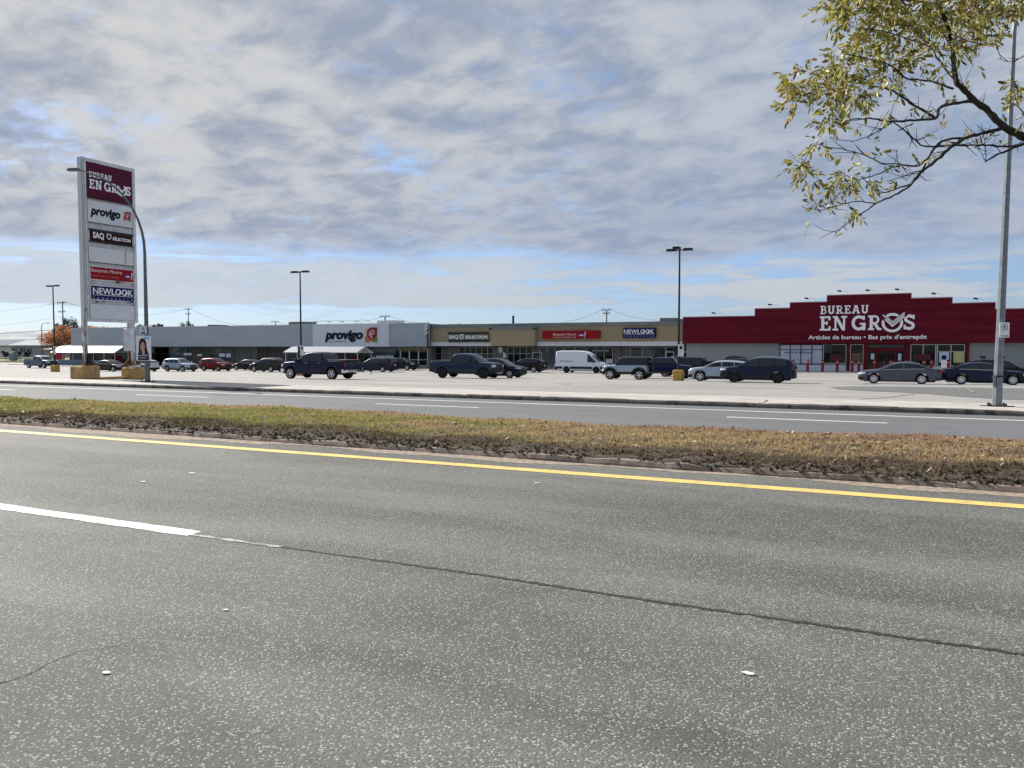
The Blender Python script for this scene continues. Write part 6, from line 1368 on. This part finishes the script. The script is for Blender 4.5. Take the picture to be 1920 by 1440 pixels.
for (P_, a, c, d1, tw) in [
    ([(1390, 618), (1300, 630), (1215, 645), (1178, 665), (1168, 725), (1100, 735), (1000, 740), (890, 748), (830, 735), (760, 722), (680, 730), (600, 742)], .020, .005, -.5, 12),
    ([(1160, 725), (1100, 690), (1030, 645), (960, 600), (890, 555), (850, 540), (780, 530), (700, 500), (600, 545), (500, 552), (420, 562), (380, 570)], .014, .004, .3, 16),
    ([(890, 748), (830, 790), (760, 830), (700, 855), (640, 870)], .008, .003, .3, 8),
    ([(900, 750), (980, 810), (1040, 865), (1080, 900), (1180, 898), (1300, 890), (1420, 890), (1500, 893), (1600, 905), (1700, 880)], .006, .014, .2, 18),
    ([(1570, 790), (1500, 805), (1420, 825), (1330, 850), (1280, 885), (1210, 940), (1150, 1000), (1085, 1040), (1040, 1090), (1015, 1130), (960, 1170), (880, 1210), (790, 1250), (720, 1300), (650, 1345), (590, 1390), (540, 1440)], .022, .004, -.4, 18),
    ([(1330, 850), (1260, 850), (1190, 865), (1150, 910), (1110, 975), (1050, 1020), (950, 1012), (880, 1030), (830, 1060), (770, 1080), (700, 1100), (560, 1115), (480, 1130)], .014, .004, .35, 16),
    ([(1110, 975), (1085, 1040), (1060, 1080), (1015, 1130), (940, 1150), (880, 1175), (820, 1185), (780, 1160), (740, 1130)], .012, .004, 0, 8),
    ([(1080, 1045), (1000, 1065), (930, 1095), (860, 1110)], .006, .003, .4, 6),
    ([(790, 1250), (700, 1235), (620, 1243), (540, 1265), (470, 1290), (420, 1285), (350, 1275)], .007, .003, -.2, 10),
    ([(1702, 883), (1640, 905), (1600, 925), (1540, 945), (1465, 990)], .017, .010, -.3, 3), ([(1465, 988), (1470, 930), (1460, 880), (1455, 830)], .005, .002, 0, 6), ([(1465, 988), (1440, 940), (1410, 880)], .004, .002, .2, 5),
    ([(1270, 545), (1200, 520), (1120, 495), (1040, 490), (970, 480), (930, 440), (880, 400), (800, 370), (700, 350), (600, 330)], .012, .004, -.4, 14),
    ([(1285, 500), (1230, 440), (1180, 370), (1130, 290), (1080, 190), (1000, 100), (900, 20)], .012, .004, .5, 12),
    ([(820, 1000), (750, 960), (650, 930), (560, 910), (500, 905), (420, 880), (370, 960), (340, 1040)], .006, .003, 0, 10), ([(1050, 1020), (930, 1010), (820, 1000)], .007, .006, 0, 3),
    ([(1215, 120), (1400, 95), (1550, 80), (1702, 50)], .008, .012, .5, 8), ([(1245, 200), (1350, 250), (1450, 280)], .008, .004, -.4, 6), ([(1702, 340), (1660, 370), (1600, 378), (1540, 360)], .006, .003, 0, 4),
    ([(1180, 30), (1000, 0), (850, -20), (700, 0), (560, 20)], .012, .004, .4, 10), ([(1130, 290), (1000, 240), (880, 200), (760, 180), (640, 160)], .008, .003, -.4, 10), ([(880, 400), (760, 460), (640, 480), (560, 470)], .007, .003, .3, 10),
    ([(600, 742), (560, 690), (520, 640)], .005, .003, 0, 6), ([(1702, 700), (1660, 640), (1640, 560), (1650, 500)], .007, .003, 0, 8),
    ([(1265, 280), (1200, 200), (1120, 120), (1080, 40)], .008, .004, -.5, 6), ([(1390, 612), (1330, 520), (1300, 440)], .006, .003, .3, 5)]:
    branch(P_, a, c, d1, 6, tw)
# trunk and limbs outside the frame
E0 = wp(1702, 840); T0 = Vector((4.6, 12.2, .15)); top = Vector((4.3, 12.0, 3.4))
tb.tube([T0, T0 + Vector((-.05, -.05, .5)), Vector((4.5, 12.1, 2.0)), top], [.26, .19, .165, .15], 12)
tb.tube([top, top.lerp(E0, .35) + Vector((0, 0, .12)), top.lerp(E0, .7) + Vector((0, 0, .03)), E0], [.09, .068, .056, .048], 8)
tb.tube([top, Vector((4.2, 12.3, 4.6)), Vector((4.5, 12.6, 6.2)), Vector((4.3, 12.4, 7.8))], [.13, .10, .07, .03], 10)
tb.tube([Vector((4.2, 12.3, 4.6)), Vector((5.0, 12.9, 5.6)), Vector((5.9, 13.6, 6.6))], [.07, .05, .02], 8); tb.tube([Vector((4.25, 12.3, 4.2)), Vector((4.9, 11.4, 5.2)), Vector((5.6, 10.6, 6.2))], [.07, .05, .02], 8)
E1 = wp(1150, -160); tb.tube([Vector((4.35, 12.4, 5.3)), Vector((3.5, 11.6, 6.3)), Vector((2.6, 10.6, 6.9))], [.06, .04, .02], 8)
tb.tube([E0 + Vector((.25, .1, -.10)), wp(1702, 883)], [.03, .017], 6)
tb.build('trunk', M_bark, tree, True, 60)
m, t_, b_, co = newmat('ash leaf'); g_ = t_.n.new('ShaderNodeNewGeometry'); rp = g_.outputs['Random Per Island']
hue = t_.noise(g_.outputs['Position'], 2.6, 3, .6)
c = t_.mix(t_.ramp(rp, .1, .6), (.075, .09, .014), (.34, .32, .05)); c = t_.mix(t_.ramp(rp, .74, .80), c, (.60, .52, .17))
c = t_.mix(t_.math('MULTIPLY', t_.ramp(hue, .57, .68), .8), c, (.30, .15, .05)); c = t_.mix(t_.ramp(rp, .93, .95), c, (.22, .10, .04))
t_.l.new(c, b_.inputs['Base Color']); b_.inputs['Roughness'].default_value = .5; tr = t_.n.new('ShaderNodeBsdfTranslucent'); t_.l.new(c, tr.inputs[0]); ms = t_.n.new('ShaderNodeMixShader'); ms.inputs[0].default_value = .32
o_ = next(n for n in t_.n if n.type == 'OUTPUT_MATERIAL'); t_.l.new(b_.outputs[0], ms.inputs[1]); t_.l.new(tr.outputs[0], ms.inputs[2]); t_.l.new(ms.outputs[0], o_.inputs[0]); M_ash = m
lf = MB(); g = np.random.default_rng(21)
def leaf(p, s=None, dirv=None):
    s = (s if s else g.uniform(.04, .06)) * g.uniform(.7, 1.25); d = Vector(dirv) if dirv is not None else Vector((g.normal(0, .7), g.normal(0, .7), -abs(g.normal(.55, .5))))
    d.normalize(); sd_ = d.cross(Vector(g.normal(size=3))).normalized(); n_ = d.cross(sd_); k = len(lf.v); w_ = s * g.uniform(.11, .17); cv = g.uniform(-.25, .25) * s
    for q in (p, p + d * s * .45 + sd_ * w_, p + d * s * .5 + n_ * cv * .3, p + d * s * .45 - sd_ * w_, p + d * s * 1.0 + n_ * cv, p + d * s * .78 + sd_ * w_ * .8 + n_ * cv * .6, p + d * s * .78 - sd_ * w_ * .8 + n_ * cv * .6):
        lf.v.append(tuple(q))
    lf.f += [(k, k + 1, k + 2), (k, k + 2, k + 3), (k + 1, k + 5, k + 2), (k + 2, k + 5, k + 4), (k + 2, k + 4, k + 6), (k + 2, k + 6, k + 3)]
def spray(p):                                     # a compound leaf: stalk with paired leaflets
    d = Vector((g.normal(0, .8), g.normal(0, .8), g.normal(-.35, .5))).normalized(); L_ = g.uniform(.10, .19); sd_ = d.cross(Vector(g.normal(size=3))).normalized(); np_ = int(g.integers(2, 4))
    for i in range(np_):
        q = p + d * L_ * (.4 + .6 * i / np_)
        for s in (-1, 1): leaf(q, g.uniform(.055, .10), d * .9 + sd_ * s * .8 + Vector((0, 0, -.25)))
    leaf(p + d * L_, g.uniform(.07, .11), d + Vector((0, 0, -.3)))
CL = [(300, 470, 95, 95, 40), (290, 610, 60, 75, 26), (330, 540, 70, 80, 22), (500, 400, 80, 50, 20), (580, 470, 100, 90, 44), (520, 590, 75, 100, 36), (510, 710, 60, 70, 32), (640, 590, 110, 90, 40), (640, 350, 130, 80, 44), (760, 230, 150, 100, 72), (620, 90, 120, 80, 52), (870, 90, 170, 95, 84), (1080, 80, 150, 95, 84), (1300, 80, 170, 95, 88), (1440, 170, 130, 100, 72), (1180, 240, 110, 90, 44), (1380, 270, 80, 60, 26), (1600, 50, 100, 50, 40), (1010, 380, 80, 75, 26), (1180, 440, 50, 60, 8), (860, 490, 90, 50, 14), (730, 560, 60, 60, 14),
      (410, 890, 70, 45, 15), (360, 1010, 65, 75, 34), (385, 1090, 45, 30, 12), (650, 1105, 110, 60, 34), (540, 1150, 70, 50, 11), (830, 970, 50, 25, 4), (480, 1270, 70, 30, 8), (640, 1300, 45, 45, 9), (395, 1320, 10, 12, 1), (600, 970, 30, 15, 3), (1680, 560, 50, 95, 22), (1690, 680, 40, 60, 9), (540, 20, 70, 30, 20), (1450, 20, 200, 50, 44), (1000, -50, 420, 60, 130), (1500, -60, 300, 60, 100), (700, -40, 200, 50, 50), (930, 300, 120, 80, 24), (800, 420, 120, 60, 20), (1000, 200, 90, 60, 20)]
for (x, y, rx, ry, n) in CL:
    for i in range(int(n * .80 + .5)):
        while True:
            a, c = g.uniform(-1, 1, 2)
            if a * a + c * c < 1: break
        spray(wp(x + a * rx, y + c * ry, g.normal(0, .28)))
for e in tips:
    if g.random() < .30:
        spray(e)
# crown beyond the frame
for (c, r_, n) in (((4.3, 12.4, 7.6), (1.6, 1.6, 1.2), 260), ((5.8, 13.2, 6.6), (1.2, 1.2, 1.0), 160), ((5.4, 10.9, 6.3), (1.0, 1.0, .9), 130), ((2.9, 11.0, 7.0), (1.2, 1.2, .7), 150), ((4.9, 12.3, 5.6), (1.0, 1.0, .6), 100)):
    for i in range(n):
        d = Vector(g.normal(size=3)).normalized() * g.random() ** .4; spray(Vector(c) + Vector((d.x * r_[0], d.y * r_[1], d.z * r_[2])))
lf.build('crown', M_ash, tree)
